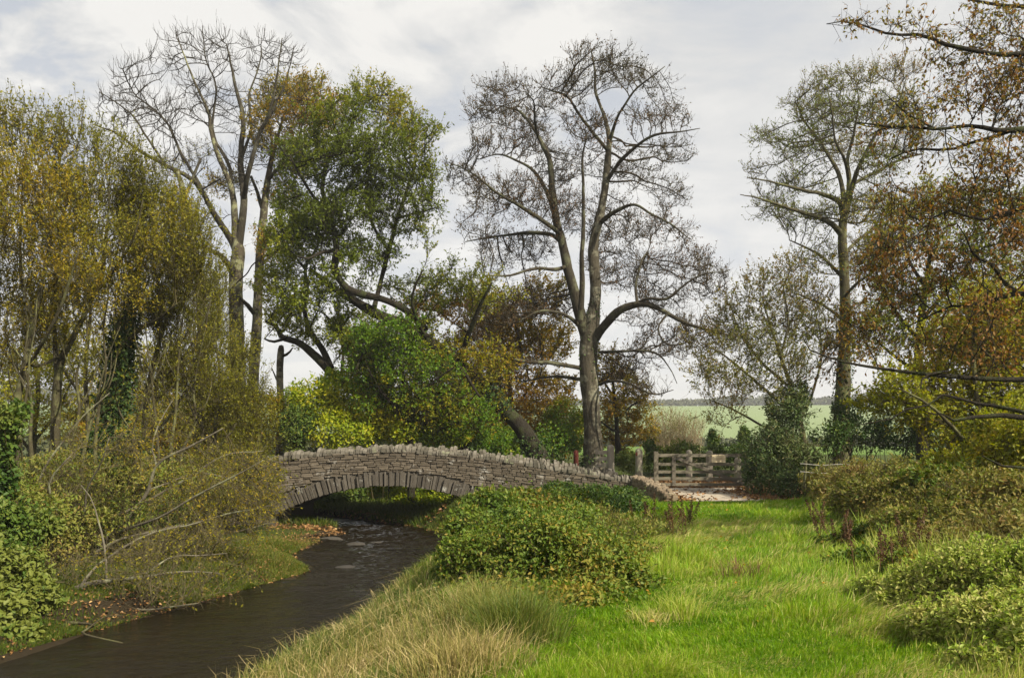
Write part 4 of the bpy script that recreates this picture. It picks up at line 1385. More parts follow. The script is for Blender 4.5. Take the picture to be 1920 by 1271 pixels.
# right hand sycamore
tree('sycamore_tree', 'tall thin sycamore with rusty twigs standing behind the right of the gate', 'tree', 30,
     [(1578, 800, 20), (1580, 740, 18), (1582, 680, 17), (1584, 600, 16), (1582, 520, 15.5), (1579, 460, 15), (1580, 415, 14), (1590, 378, 10), (1592, 330, 8), (1589, 299, 6), (1600, 250, 4), (1610, 190, 2.4), (1600, 140, 1)],
     [[(1578, 440, 8), (1560, 420, 7, -.5), (1533, 408, 6, -1), (1501, 398, 5, -1.6), (1453, 382, 3.6, -2.2), (1420, 372, 2.4, -2.5), (1386, 366, 1, -2.8)],
      [(1580, 400, 8), (1573, 378, 7, -.5), (1541, 362, 5.6, -1.2), (1519, 358, 4.6, -1.6), (1478, 346, 3.4, -2), (1434, 334, 2.2, -2.4), (1403, 330, 1, -2.6)],
      [(1586, 395, 8), (1580, 362, 7, .6), (1573, 330, 6, 1), (1560, 302, 5, 1.4), (1541, 274, 3.8, 1.8), (1510, 230, 2.4, 2.2), (1490, 190, 1.2, 2.4)],
      [(1592, 340, 5), (1582, 300, 4.2, -.6), (1566, 268, 3.4, -1), (1560, 220, 2.4, -1.4), (1555, 170, 1.2, -1.8)],
      [(1590, 378, 8), (1600, 345, 7, -.6), (1612, 310, 5.4, -1), (1640, 260, 4, -1.4), (1680, 210, 2.6, -1.8), (1700, 150, 1.4, -2)],
      [(1600, 345, 4.6), (1640, 325, 4, .8), (1690, 300, 3, 1.4), (1730, 290, 1.6, 1.8)],
      [(1580, 480, 5), (1610, 450, 4.4, .8), (1640, 430, 3.4, 1.4), (1670, 420, 1.8, 1.8)],
      [(1580, 520, 5), (1550, 490, 4.2, .8), (1520, 470, 3, 1.4), (1480, 450, 1.6, 1.8)],
      [(1582, 600, 5), (1550, 575, 4, -1), (1520, 560, 3, -1.6), (1485, 545, 1.6, -2)],
      [(1580, 560, 4.5), (1610, 530, 3.8, -1), (1640, 510, 2.6, -1.6)], [(1582, 650, 4.5), (1555, 640, 4, -.8), (1545, 660, 3.4, -1), (1530, 690, 2, -1.2)]],
     [(1600, 150, 66, 32), (1680, 135, 56, 34), (1545, 165, 50, 32), (1495, 200, 36, 34), (1560, 215, 74, 42), (1650, 215, 76, 42), (1440, 265, 38, 30), (1500, 280, 56, 38), (1590, 285, 56, 38), (1418, 330, 32, 30),
      (1480, 350, 60, 28), (1650, 310, 56, 36), (1520, 410, 60, 30), (1630, 400, 60, 40), (1450, 395, 50, 26), (1540, 490, 60, 36), (1620, 500, 56, 40), (1520, 560, 60, 36), (1620, 600, 56, 40), (1560, 640, 56, 34), (1720, 250, 50, 40), (1640, 460, 50, 36)],
     M['bark_olive'], M['leaf_rust'], 53, dm=2.6, ls=.68, ts=.82, sub=(1.3, .28, 2, .0058), density=.8, D=.3, dk=.46, r_tip=.0125, expo=2.15, up=.06, wob=.33, twig=(3, .46, 3, .0068), twig_r=.03, tup=.36,
     bs=.92, leaf=(1.5, .09, .45, .3, 'diamond'), dspread=1.5, maxn=12000, limb_wob=.07, seeds_from=.4, ivy=[(.05, .45, 1100, .06, .09)])

# golden brown young trees behind the sycamore
tree('beech_tree', 'golden brown young beech filling the space left of the sycamore trunk', 'tree', 35,
     [(960, 868, 8), (962, 800, 7), (956, 740, 6), (948, 680, 4.5), (940, 620, 3)],
     [[(960, 780, 4), (990, 730, 3.4, .6), (1020, 690, 2, 1)], [(957, 750, 4), (925, 700, 3, -.6), (900, 650, 2, -1)], [(950, 690, 3), (975, 640, 2.2, .6), (985, 600, 1.4, 1)]],
     [(860, 575, 62, 26), (800, 580, 50, 30), (940, 590, 70, 36), (1020, 560, 50, 40), (900, 640, 70, 40), (980, 650, 70, 44), (1040, 640, 40, 50), (930, 720, 80, 40), (1020, 740, 60, 50), (960, 800, 80, 50), (880, 800, 60, 40), (1050, 810, 46, 50)],
     M['bark_dark'], M['leaf_gold'], 61, dm=2.5, sub=(1.2, .3, 2, .005), density=.55, D=.34, dk=.5, r_tip=.008, twig=(3, .5, 3, .006), leaf=(4.6, .12, .5, .12, 'diamond'), dspread=1.0)
tree('beech_tree', 'drooping golden brown young beech just right of the sycamore trunk', 'tree', 36,
     [(1160, 868, 6), (1158, 800, 5), (1152, 740, 4), (1146, 690, 2.6)],
     [[(1158, 790, 3), (1185, 760, 2.4, .5), (1210, 750, 1.6, .8)], [(1154, 750, 3), (1128, 710, 2.2, .5)], [(1158, 810, 3), (1130, 790, 2.2, -.6)]],
     [(1130, 690, 36, 36), (1165, 720, 46, 36), (1180, 770, 50, 40), (1140, 770, 40, 40), (1160, 820, 56, 36), (1205, 810, 30, 30)],
     M['bark_dark'], M['leaf_gold'], 62, dm=2.5, sub=(1.2, .3, 2, .005), density=.6, D=.32, dk=.48, r_tip=.008, twig=(3, .45, 3, .006), leaf=(3.4, .13, .5, .15, 'diamond'), dspread=.8)

# yellow olive willows on the left bank
WL = dict(dm=3, sub=(2.2, .34, 3, .003), bs=.95, leaf=(4.6, .074, .38, .05, 'diamond'), density=2.2, D=.25, dk=.33, r_tip=.006, twig=(2, .8, 4, .0042), tup=.75, up=.14, wob=.28, dspread=1.0, tspread=.6, maxn=9000, flare=1.2, trunk_sides=10, limb_part='stem', group='willows on the left bank')
tree('willow_tree', 'olive yellow willow at the far left edge with several thin stems', 'tree', 17,
     [(8, 900, 9), (20, 800, 8), (40, 700, 7), (62, 600, 6), (85, 500, 5), (95, 420, 3.6), (90, 340, 2)],
     [[(10, 870, 6), (-10, 740, 5, .6), (-20, 600, 4, 1), (-10, 460, 2.6, 1.3), (10, 340, 1.4, 1.5)], [(40, 700, 4.5), (80, 640, 4, -.7), (120, 560, 3, -1), (150, 470, 1.8, -1.2)], [(62, 600, 4), (40, 520, 3.4, .6), (35, 420, 2.4, 1), (40, 310, 1.2, 1.2)],
      [(22, 800, 3), (-20, 780, 2.6, -1), (-60, 740, 2, -1.6)]],
     [(20, 265, 60, 46), (-40, 300, 50, 60), (80, 310, 50, 44), (40, 380, 80, 52), (110, 400, 50, 50), (-20, 440, 60, 60), (60, 480, 72, 56), (120, 540, 56, 50), (10, 570, 60, 50), (70, 640, 60, 46), (0, 680, 50, 50)],
     M['bark_olive'], M['leaf_willow'], 71, **WL)
tree('willow_tree', 'olive yellow willow with two forking stems left of the ivy covered trunk', 'tree', 18.5,
     [(98, 900, 10), (103, 820, 9), (106, 740, 8.5), (112, 680, 8), (127, 650, 7), (146, 615, 6.4), (170, 562, 5.6), (190, 515, 4.8), (197, 454, 3.6), (205, 380, 2.4), (200, 310, 1.4)],
     [[(108, 720, 6), (102, 640, 5, .5), (98, 560, 4, .8), (110, 470, 3, 1), (120, 380, 1.8, 1.2), (130, 300, 1, 1.3)], [(170, 562, 4), (215, 500, 3.4, -.8), (250, 440, 2.6, -1.2), (270, 370, 1.4, -1.4)], [(120, 665, 4), (70, 690, 3, -.8), (30, 660, 2, -1.2)],
      [(190, 515, 3), (165, 440, 2.4, .8), (160, 360, 1.4, 1.2)]],
     [(120, 275, 50, 36), (180, 305, 50, 38), (230, 340, 46, 40), (160, 380, 72, 46), (250, 410, 56, 46), (110, 450, 56, 46), (190, 480, 72, 50), (270, 490, 40, 46), (130, 560, 56, 46), (210, 570, 56, 46), (90, 640, 50, 40)],
     M['bark_olive'], M['leaf_willow'], 72, **WL)
tree('willow_tree', 'willow with a dark ivy covered trunk among the yellow willows', 'tree', 19.5,
     [(200, 900, 13), (206, 820, 12), (216, 740, 11), (226, 660, 10), (236, 600, 8.5), (250, 545, 6.5), (262, 480, 5), (280, 420, 3.4), (290, 360, 2)],
     [[(228, 650, 6), (262, 618, 5, -.5), (295, 598, 3.6, -1), (330, 570, 2, -1.4)], [(250, 545, 4), (235, 480, 3.2, .8), (232, 420, 2, 1.2)], [(262, 480, 3.4), (310, 440, 2.6, .5), (335, 390, 1.6, .8)]],
     [(270, 360, 50, 36), (310, 410, 46, 42), (240, 420, 50, 46), (340, 450, 36, 40), (290, 490, 60, 46), (340, 530, 46, 46), (240, 550, 46, 40), (300, 600, 50, 36)],
     M['bark_olive'], M['leaf_willow'], 73, ivy=[(.0, .62, 9000, .30, .085), (.5, .78, 1600, .22, .08)], **WL)
tree('willow_tree', 'thin twiggy yellow willow just left of the leaning bare trunk', 'tree', 21,
     [(268, 900, 7), (272, 800, 6), (280, 720, 5.4), (300, 640, 4.6), (325, 560, 3.8), (345, 490, 2.8), (355, 430, 1.6)],
     [[(280, 720, 4), (320, 690, 3.4, -.6), (360, 640, 2.6, -1), (390, 580, 1.4, -1.2)], [(270, 830, 4), (315, 780, 3.4, .6), (350, 730, 2.8, .9), (385, 690, 1.6, 1.2)], [(300, 640, 3), (285, 570, 2.4, .6), (290, 500, 1.4, .9)]],
     [(345, 455, 40, 40), (380, 500, 30, 50), (320, 520, 50, 46), (370, 570, 46, 46), (310, 610, 50, 46), (390, 640, 36, 46), (340, 680, 56, 46), (300, 730, 50, 40), (390, 730, 40, 46)],
     M['bark_olive'], M['leaf_willow'], 74, **WL)
tree('willow_tree', 'low golden olive willow in front of the foot of the tall ash', 'tree', 23,
     [(395, 905, 6), (400, 850, 5), (406, 780, 4), (412, 700, 3), (405, 640, 1.8)],
     [[(400, 850, 3.4), (440, 800, 2.8, .5), (465, 750, 1.8, .8)], [(402, 830, 3.4), (365, 790, 2.8, -.5), (345, 740, 1.8, -.8)], [(406, 780, 2.6), (440, 730, 2, -.6), (450, 690, 1.2, -.9)]],
     [(405, 560, 26, 44), (400, 640, 36, 44), (440, 700, 40, 46), (370, 730, 46, 46), (450, 770, 56, 46), (380, 810, 56, 44), (480, 820, 40, 40), (430, 860, 60, 30)],
     M['bark_olive'], M['leaf_willow'], 75, **WL)

# fine twiggy hawthorn right of the gap
tree('hawthorn_tree', 'open twiggy hawthorn with tiny leaves leaning left over the gate', 'tree', 24,
     [(1520, 930, 7), (1512, 860, 6.5), (1500, 790, 6), (1485, 730, 5), (1465, 670, 4), (1445, 610, 2.8), (1430, 560, 1.5)],
     [[(1505, 800, 4), (1450, 745, 3.4, -.5), (1400, 700, 2.8, -.9), (1350, 660, 2, -1.2), (1310, 640, 1.2, -1.4)], [(1485, 730, 3.6), (1430, 680, 3, .6), (1390, 620, 2.2, 1), (1370, 570, 1.2, 1.2)], [(1510, 840, 3.6), (1440, 800, 3, .4), (1380, 770, 2.2, .7), (1330, 750, 1.2, 1)],
      [(1465, 670, 3), (1480, 600, 2.4, .6), (1470, 540, 1.4, .9)], [(1500, 790, 3.4), (1530, 720, 2.8, .6), (1540, 650, 2, 1), (1530, 590, 1.2, 1.2)]],
     [(1330, 650, 50, 26), (1380, 600, 46, 36), (1430, 550, 50, 40), (1480, 530, 40, 40), (1350, 700, 56, 30), (1410, 660, 56, 40), (1470, 610, 46, 46), (1370, 745, 50, 26), (1430, 720, 56, 36), (1490, 690, 40, 46), (1520, 610, 30, 40), (1360, 790, 36, 18)],
     M['bark_olive'], M['leaf_small'], 81, dm=3.5, sub=(1.5, .3, 2, .0036), density=1.3, D=.26, dk=.36, r_tip=.006, twig=(2, .55, 3, .0045), leaf=(3.4, .07, .6, .05, 'diamond'), tup=.4, up=.08, wob=.25, dspread=.7, tspread=.6, flare=1.2)

# foreground oak whose boughs come in from the right edge
tree('foreground_oak', 'big oak out of frame whose dark boughs sweep in from the right edge', 'tree', 11.5,
     [(2190, 1180, 60), (2180, 1000, 48), (2170, 800, 42), (2165, 600, 38), (2160, 400, 34), (2150, 200, 28), (2140, 0, 20), (2130, -160, 10)],
     [
      [(2140, 20, 14), (2050, 60, 11), (1960, 90, 9), (1880, 102, 8), (1806, 90, 7), (1770, 82, 6), (1730, 66, 5), (1674, 64, 4), (1642, 55, 3.2), (1607, 44, 2.4), (1573, 41, 1.8), (1548, 46, 1)],
      [(2158, 330, 18, .4), (2060, 280, 15, .3), (1980, 252, 13, .2), (1920, 243, 11), (1875, 243, 9.5), (1831, 235, 8), (1806, 235, 7), (1749, 240, 5.5, -.2), (1680, 238, 4, -.4), (1601, 234, 2, -.6)],
      [(1749, 240, 4, -.2), (1720, 225, 3.6, -.4), (1702, 215, 3, -.6), (1674, 192, 2, -.8), (1650, 165, 1, -1)],
      [(1900, 244, 7), (1870, 252, 6, .3), (1831, 260, 5.4, .5), (1799, 272, 4.6, .7), (1777, 280, 4, .8), (1718, 282, 3, 1), (1670, 300, 1.5, 1.2)],
      [(1860, 241, 5), (1880, 200, 4, .5), (1910, 180, 3, .8), (1960, 150, 2, 1)],
      [(2160, 420, 14, -.8), (2060, 400, 11, -1), (1960, 392, 9, -1), (1880, 405, 7, -1), (1830, 418, 5, -1), (1780, 400, 3.4, -.8), (1730, 420, 2.4, -.6), (1690, 400, 1.2, -.4)],
      [(2166, 620, 20), (2060, 570, 15), (1980, 550, 12), (1920, 545, 10), (1895, 547, 9), (1863, 560, 7), (1830, 569, 5), (1785, 569, 3.6, .3), (1740, 590, 2.4, .5), (1700, 610, 1.2, .6)],
      [(1905, 546, 7), (1885, 530, 6, -.3), (1872, 515, 5, -.5), (1856, 492, 4.4, -.7), (1824, 479, 3.6, -.9), (1810, 450, 2.6, -1), (1790, 420, 1.4, -1.1)],
      [(2168, 760, 18, -.6), (2060, 715, 13, -.8), (1980, 704, 11, -1), (1920, 704, 9.5, -1), (1880, 703, 8.5, -1), (1830, 700, 7.6, -1), (1775, 696, 6.6, -1), (1711, 690, 5.6, -1), (1656, 684, 4.8, -1), (1617, 677, 4, -1), (1579, 669, 3.4, -1), (1550, 660, 2.8, -1), (1521, 648, 2, -1), (1511, 622, 1, -1)],
      [(1775, 696, 4, -1), (1730, 712, 3, -1.3), (1720, 735, 2, -1.5)],
      [(2172, 860, 16, -1.5), (2080, 810, 12, -1.8), (1980, 790, 9, -2), (1893, 782, 7.4, -2.1), (1867, 784, 6.6, -2.1), (1811, 787, 5.2, -2.2), (1768, 793, 3.8, -2.2), (1760, 778, 2, -2.2)],
      [(1960, 786, 7, -2), (1900, 765, 6, -1.8), (1842, 753, 5.2, -1.6), (1805, 742, 4.6, -1.6), (1771, 733, 4.2, -1.6), (1755, 748, 3.8, -1.6), (1735, 755, 3.4, -1.6), (1695, 762, 3, -1.6), (1678, 776, 2.4, -1.6), (1641, 782, 1.8, -1.6), (1604, 790, 1, -1.6)],
      [(2175, 950, 12, -2), (2080, 900, 9, -2.4), (1990, 880, 7, -2.6), (1920, 870, 5.6, -2.7), (1870, 868, 4, -2.8), (1835, 850, 2, -2.8)],
      [(2140, 40, 12, .6), (2040, 20, 9, .8), (1960, 10, 7, 1), (1880, 8, 5, 1.1), (1800, -10, 3, 1.2)],
     ],
     [(1860, 50, 70, 40), (1790, 110, 56, 36), (1880, 150, 60, 44), (1720, 62, 46, 22), (1620, 45, 50, 18), (1820, 180, 60, 36), (1740, 190, 46, 30), (1690, 205, 46, 34), (1900, 220, 50, 40), (1960, 120, 70, 70), (1660, 250, 56, 26), (1730, 290, 40, 24),
      (1850, 300, 60, 36), (1900, 330, 50, 40), (1680, 380, 56, 34), (1740, 395, 60, 44), (1820, 375, 70, 44), (1890, 430, 46, 50), (1700, 460, 70, 44), (1640, 500, 46, 44), (1780, 510, 66, 44), (1690, 560, 66, 44), (1600, 600, 46, 36), (1560, 690, 40, 30),
      (1640, 640, 60, 30), (1850, 590, 60, 40), (1990, 300, 70, 90), (1980, 480, 70, 90), (1880, 660, 60, 40), (1780, 640, 66, 36), (1720, 650, 46, 26)],
     M['bark_dark'], M['leaf_rust'], 91, dm=4, ls=.62, sub=(1.5, .16, 2, .0026), density=5.5, D=.18, dk=.24, r_tip=.0042, expo=2.3, up=.0, wob=.34, twig=(2, .26, 3, .0032), twig_r=.016, tup=.1,
     leaf=(1.3, .055, .5, .9, 'oval'), dspread=.7, maxn=16000, limb_wob=.06, limb_part='bough', rough=.24, seeds_from=.15, trunk_sides=20)

# yellow green tree filling the right edge behind the oak's boughs
tree('hazel_tree', 'yellow green hazel thicket tree behind the dark low boughs at right', 'tree', 17,
     [(1850, 930, 8), (1845, 860, 7), (1838, 790, 6), (1830, 720, 5), (1826, 650, 3.6), (1830, 590, 2)],
     [[(1848, 880, 5), (1790, 810, 4.2, -.5), (1740, 760, 3.2, -.9), (1690, 730, 2, -1.1)], [(1845, 850, 5), (1890, 780, 4, .5), (1930, 700, 3, .8), (1950, 620, 1.6, 1)], [(1838, 790, 4), (1790, 720, 3.2, .5), (1760, 660, 2, .8)],
      [(1848, 890, 4), (1900, 850, 3.4, -.6), (1950, 810, 2.4, -.9)], [(1850, 900, 4), (1800, 870, 3.2, .4), (1750, 850, 2, .6)]],
     [(1850, 600, 66, 44), (1920, 610, 50, 56), (1780, 640, 56, 36), (1860, 680, 72, 44), (1930, 720, 56, 60), (1760, 710, 60, 36), (1690, 735, 50, 32), (1820, 760, 76, 44), (1900, 810, 66, 50), (1740, 790, 56, 32), (1820, 840, 66, 36), (1650, 760, 46, 26), (1920, 880, 56, 44), (1850, 890, 60, 30)],
     M['bark_olive'], M['leaf_yellowgreen'], 97, dm=5, sub=(1.5, .25, 2, .004), density=1.6, D=.27, dk=.37, r_tip=.007, twig=(3, .42, 3, .005), leaf=(5.2, .085, .55, .2, 'diamond'), dspread=.7, flare=1.2)
# mixed brown-olive tree further back on the right
tree('brown_oak', 'brownish olive oak filling the back between right sycamore and picture edge', 'tree', 24,
     [(1730, 900, 12), (1728, 800, 10.5), (1722, 700, 9), (1725, 620, 8), (1735, 540, 6), (1745, 470, 4)],
     [[(1725, 640, 5), (1680, 580, 4.2, -.6), (1650, 520, 3, -1), (1640, 460, 1.8, -1.2)], [(1728, 600, 5), (1780, 540, 4.2, .6), (1830, 480, 3, 1), (1860, 420, 1.8, 1.2)], [(1735, 540, 4), (1700, 480, 3, .6), (1690, 420, 1.8, 1)], [(1724, 720, 5), (1780, 670, 4, -.8), (1840, 640, 2.4, -1.2)],
      [(1724, 700, 4.5), (1670, 660, 3.4, .8), (1640, 630, 2, 1.2)]],
     [(1690, 400, 60, 36), (1760, 380, 66, 40), (1840, 390, 66, 44), (1910, 400, 50, 50), (1660, 470, 50, 40), (1740, 460, 66, 40), (1830, 470, 72, 44), (1900, 510, 56, 50), (1680, 550, 60, 44), (1770, 560, 66, 44), (1850, 560, 66, 40), (1650, 630, 50, 40), (1730, 640, 60, 40), (1810, 650, 60, 40), (1900, 640, 60, 50)],
     M['bark_dark'], M['leaf_mixed'], 98, dm=4, sub=(1.5, .25, 2, .004), density=.6, D=.32, dk=.46, r_tip=.008, twig=(3, .45, 3, .0055), leaf=(2.2, .10, .5, .3, 'diamond'), dspread=.8, flare=1.2)

# sunlit yellow green sallows seen through the willows
SA = dict(dm=2.5, sub=(1.5, .35, 2, .004), density=.7, D=.33, dk=.46, r_tip=.007, twig=(2, .6, 3, .005), leaf=(3.6, .12, .45, .1, 'diamond'), dspread=1.2, flare=1.2, trunk_sides=9, tup=.5, group='sallows behind the willows')
tree('sallow_tree', 'yellow green sallow in the light behind the far left willow', 'tree', 30,
     [(60, 900, 7), (62, 820, 6), (70, 740, 5), (66, 660, 3)], [[(62, 830, 4), (110, 770, 3, -.6), (140, 700, 2, -1)], [(62, 850, 4), (10, 780, 3, .6), (-20, 720, 2, 1)]],
     [(60, 690, 60, 46), (0, 720, 60, 50), (120, 710, 50, 50), (40, 780, 70, 46), (120, 790, 60, 46), (-40, 800, 60, 50)], M['bark_olive'], M['leaf_yellowgreen'], 601, **SA)
tree('sallow_tree', 'yellow green sallow in the light just right of the ivy covered willow', 'tree', 31,
     [(290, 900, 7), (288, 820, 6), (292, 740, 5), (300, 670, 3)], [[(288, 830, 4), (340, 770, 3, -.6), (370, 710, 2, -1)], [(288, 850, 4), (230, 780, 3, .6), (200, 720, 2, 1)]],
     [(290, 700, 56, 46), (220, 720, 50, 46), (350, 720, 50, 46), (250, 785, 66, 44), (330, 790, 60, 40), (180, 790, 50, 44), (400, 770, 40, 40)], M['bark_olive'], M['leaf_yellowgreen'], 602, **SA)
tree('sallow_tree', 'tall thin olive sallow rising between the second willow and the ivy trunk', 'tree', 27,
     [(160, 900, 6), (165, 800, 5), (160, 700, 4.4), (168, 600, 3.4), (175, 520, 2)], [[(163, 760, 3.4), (120, 690, 2.8, -.6), (100, 620, 1.6, -1)], [(162, 720, 3.4), (205, 650, 2.8, .6), (215, 590, 1.6, 1)]],
     [(165, 560, 50, 50), (120, 620, 46, 50), (210, 620, 46, 46), (160, 680, 60, 46), (60, 560, 50, 50)], M['bark_olive'], M['leaf_willow'], 603, **SA)

# thin saplings among the willows
for k, (px, py, Yd, top, dx) in enumerate(((30, 890, 15.5, 560, 40), (62, 895, 16.5, 470, -20), (135, 890, 17.5, 520, 40), (150, 900, 16, 610, 70), (180, 895, 18, 480, 26), (320, 905, 19, 520, 30), (300, 900, 18, 600, -30), (345, 910, 20, 560, 50), (240, 900, 17, 640, 70), (375, 905, 21.5, 600, -20))):
    rg = RNG(700 + k)
    n_ = 7
    tr_ = [(px + dx * (i / (n_ - 1)) ** 1.3 + rg.normal() * 4, py + (top - py) * i / (n_ - 1), 4.2 * (1 - .75 * i / (n_ - 1))) for i in range(n_)]
    lm = []
    for j in range(3):
        a = tr_[2 + j]
        sgn = rg.choice([-1, 1])
        lm.append([(a[0], a[1], a[2] * .7), (a[0] + sgn * 22, a[1] - 45, a[2] * .5, rg.normal() * .4), (a[0] + sgn * 34, a[1] - 100, a[2] * .25, rg.normal() * .6)])
    tree('sapling', 'thin upright bare sapling stem among the yellow left bank willows', 'sapling', Yd, tr_, lm,
         [(px + dx * .8, top + 60, 34, 50), (px + dx * .6, top + 150, 36, 40)], M['bark_olive'], M['leaf_willow'], 700 + k, group='saplings among the willows', density=1.2, D=.3, dk=.45, r_tip=.005,
         twig=(2, .7, 4, .0038), tup=.7, sub=(1.5, .3, 2, .0028), leaf=(2.2, .07, .36, .05, 'diamond'), flare=1.2, trunk_sides=7, limb_part='stem', dspread=.4)

tree('maple_tree', 'bright green low maple filling the middle between hazel and leaning oak trunk', 'tree', 27.6,
     [(770, 870, 7), (766, 800, 6), (758, 730, 5), (748, 660, 3.6), (742, 610, 2)],
     [[(766, 790, 4), (720, 740, 3.2, -.5), (690, 690, 2, -.8)], [(762, 760, 4), (810, 720, 3.2, -.5), (850, 690, 2, -.8)], [(766, 810, 3.6), (830, 780, 2.8, .5), (880, 760, 1.8, .8)], [(756, 710, 3), (710, 660, 2.2, .6), (690, 620, 1.4, .9)]],
     [(700, 640, 46, 30), (750, 620, 40, 24), (690, 690, 50, 34), (760, 680, 60, 34), (820, 700, 50, 30), (710, 740, 56, 34), (790, 750, 60, 34), (860, 750, 50, 30), (740, 790, 60, 30), (830, 800, 60, 30), (900, 790, 44, 28)],
     M['bark_dark'], M['leaf_maple'], 605, density=.8, D=.3, dk=.42, r_tip=.007, dm=2.4, sub=(1.2, .28, 2, .005), twig=(3, .5, 3, .0055), leaf=(3.4, .11, .6, .12, 'diamond'), dspread=.7, zs=.8, flare=1.2, tintf=.45)

# ------------------------------------------------------------------ bushes and ground cover
def bush(name, label, cat, blobs, n, size, mats, seed, shape='diamond', aspect=.55, stems=60, stem_r=.006, group=None, spread=.42, lumps=.28, tintf=.4, flat=.5,
         cane=None, kind=None, inner=.3, foliage='foliage', stem_mat='bark_olive_twig', shoots=90, sub=5, holes=.42):
    """A leafy mass: blobs (px, py, rx px, ry px, depth) in the photograph; leaves lie in an uneven shell round each blob."""
    rng = RNG(seed)
    B = []
    for (px, py, rx, ry, d) in blobs:
        c = P(px, py, d)
        B.append((c, np.array([rx / F * d, (rx / F * d) * .9, ry / F * d])))
    nb = len(B)
    for c, r in B[:nb] if sub else ():
        for _ in range(sub):
            u = rdir(rng, 1)[0]
            u[2] = abs(u[2]) * .9 - .1
            B.append((c + u * r * rng.uniform(.75, 1.0), r * rng.uniform(.22, .45) * np.array([1, 1, rng.uniform(.9, 1.5)])))
    area = np.array([b[1][0] * b[1][2] for b in B])
    cx = np.mean([b[0][0] for b in B]); cyy = np.mean([b[0][1] for b in B])
    base = np.array([cx, cyy, float(H(cx, cyy))])
    root = thing(name, base, label, cat, group)
    if kind: root['kind'] = kind
    mb, ms = MB(), MB()
    for bi, ((c, r), k) in enumerate(zip(B, (n * area / area.sum()).astype(int))):
        u = rdir(rng, k)
        lump = 1 + lumps * noise3(u * r + c, 1.1 / max(.35, r.mean()), seed) + lumps * .6 * noise3(u * r + c, 3.2 / max(.35, r.mean()), seed + 5)
        rad = lump * (1 - spread * rng.uniform(0, 1, k) ** 1.7)
        ins = rng.uniform(0, 1, k) < inner
        rad = np.where(ins, rng.uniform(.25, .8, k) * lump, rad)
        p = c + u * r * rad[:, None]
        keep = p[:, 2] > H(p[:, 0], p[:, 1]) - .02
        keep &= (noise3(p, 1.0 / max(.25, size * 5), seed + 31) + .5 * noise3(p, .5 / max(.25, size * 5), seed + 37) > -holes - .25 * rng.uniform(-1, 1, k)) | ins
        for (c2, r2) in B:
            if c2 is c: continue
            keep &= (((p - c2) / r2) ** 2).sum(1) > .36
        p, u = p[keep], u[keep]
        m = len(p)
        d = unit(u * .5 + rdir(rng, m) * .9 + np.array([0, 0, -.15]))
        nn = unit(u * (1 - flat) + rdir(rng, m) * .5 + np.array([0, 0, flat]))
        tint = np.clip(.45 + tintf * noise3(p, .9, seed + 3) + tintf * .8 * noise3(p, 2.6, seed + 8) + rng.normal(size=m) * .17, 0, 1)
        tint = np.where(rng.uniform(0, 1, m) < .07, rng.uniform(.75, 1, m), tint)
        leaves(mb, p, d, nn, rng.uniform(.6, 1.25, m) * size, 0, tint, shape, aspect)
        if bi < nb and shoots:
            q = max(2, int(shoots * r[0] * r[2] / area[:nb].sum()))
            uu = rdir(rng, q); uu[:, 2] = np.abs(uu[:, 2])
            b0 = c + uu * r * .8
            dd = unit(uu * .55 + rdir(rng, q) * .45 + np.array([0, 0, .55]))
            Ls = (rng.uniform(.3, .95, q) * np.minimum(r.mean() * .95, .75))[:, None, None]
            t = np.linspace(0, 1, 6)[None, :, None]
            Pt = b0[:, None] + dd[:, None] * t * Ls - np.array([0, 0, .38]) * t * t * Ls + rng.normal(size=(q, 6, 3)) * .008
            tubes(ms, Pt, np.linspace(1, .4, 6)[None] * stem_r * .7 * np.ones((q, 1)), 3)
            per = max(5, int(.55 / size))
            j = np.repeat(np.arange(q), per); f = rng.uniform(.1, 1, len(j)) * 5; a_ = np.minimum(f.astype(int), 4)
            cc = Pt[j, a_] + (Pt[j, a_ + 1] - Pt[j, a_]) * (f - a_)[:, None]
            leaves(mb, cc, unit(rdir(rng, len(j)) + dd[j] * .4), unit(rdir(rng, len(j)) * .6 + np.array([0, 0, .7])), rng.uniform(.5, 1.1, len(j)) * size, 0, np.clip(.5 + rng.normal(size=len(j)) * .2, 0, 1), shape, aspect)
        if bi < nb and stems:
            q = max(3, int(stems * r[0] * r[2] / area.sum()))
            uu = rdir(rng, q); uu[:, 2] = np.abs(uu[:, 2]) * .9 + .1
            tip = c + uu * r * rng.uniform(.75, 1.15, q)[:, None]
            b0 = np.stack([c[0] + rng.normal(size=q) * r[0] * .35, c[1] + rng.normal(size=q) * r[1] * .35, np.zeros(q)], 1)
            b0[:, 2] = H(b0[:, 0], b0[:, 1]) - .05
            b0[:, 2] = np.maximum(b0[:, 2], tip[:, 2] - 2.5 * r[2] - .5)
            mid = (b0 + tip) * .5 + np.array([0, 0, .25]) * r + rng.normal(size=(q, 3)) * r * .12
            t = np.linspace(0, 1, 7)[None, :, None]
            Pt = (1 - t) ** 2 * b0[:, None] + 2 * t * (1 - t) * mid[:, None] + t * t * tip[:, None]
            Pt += rng.normal(size=Pt.shape) * .012
            tubes(ms, Pt, np.linspace(1, .4, 7)[None] * stem_r * rng.uniform(.6, 1.5, q)[:, None], 4)
    if ms.n:
        ms.build('stem_tangle', M[stem_mat], root, True)
    mb.build(foliage, mats, root)
    return root


def ground_blades(name, label, cat, mat, x, y, h, lean, w, tint, rng, droop=.35, kind='stuff'):
    mb = MB()
    b = np.stack([x, y, H(x, y) - .01], 1)
    blades(mb, b, h, lean, w, tint, 0, rng, droop)
    return tag(mb.build(name, M[mat]), label, cat, kind=kind)


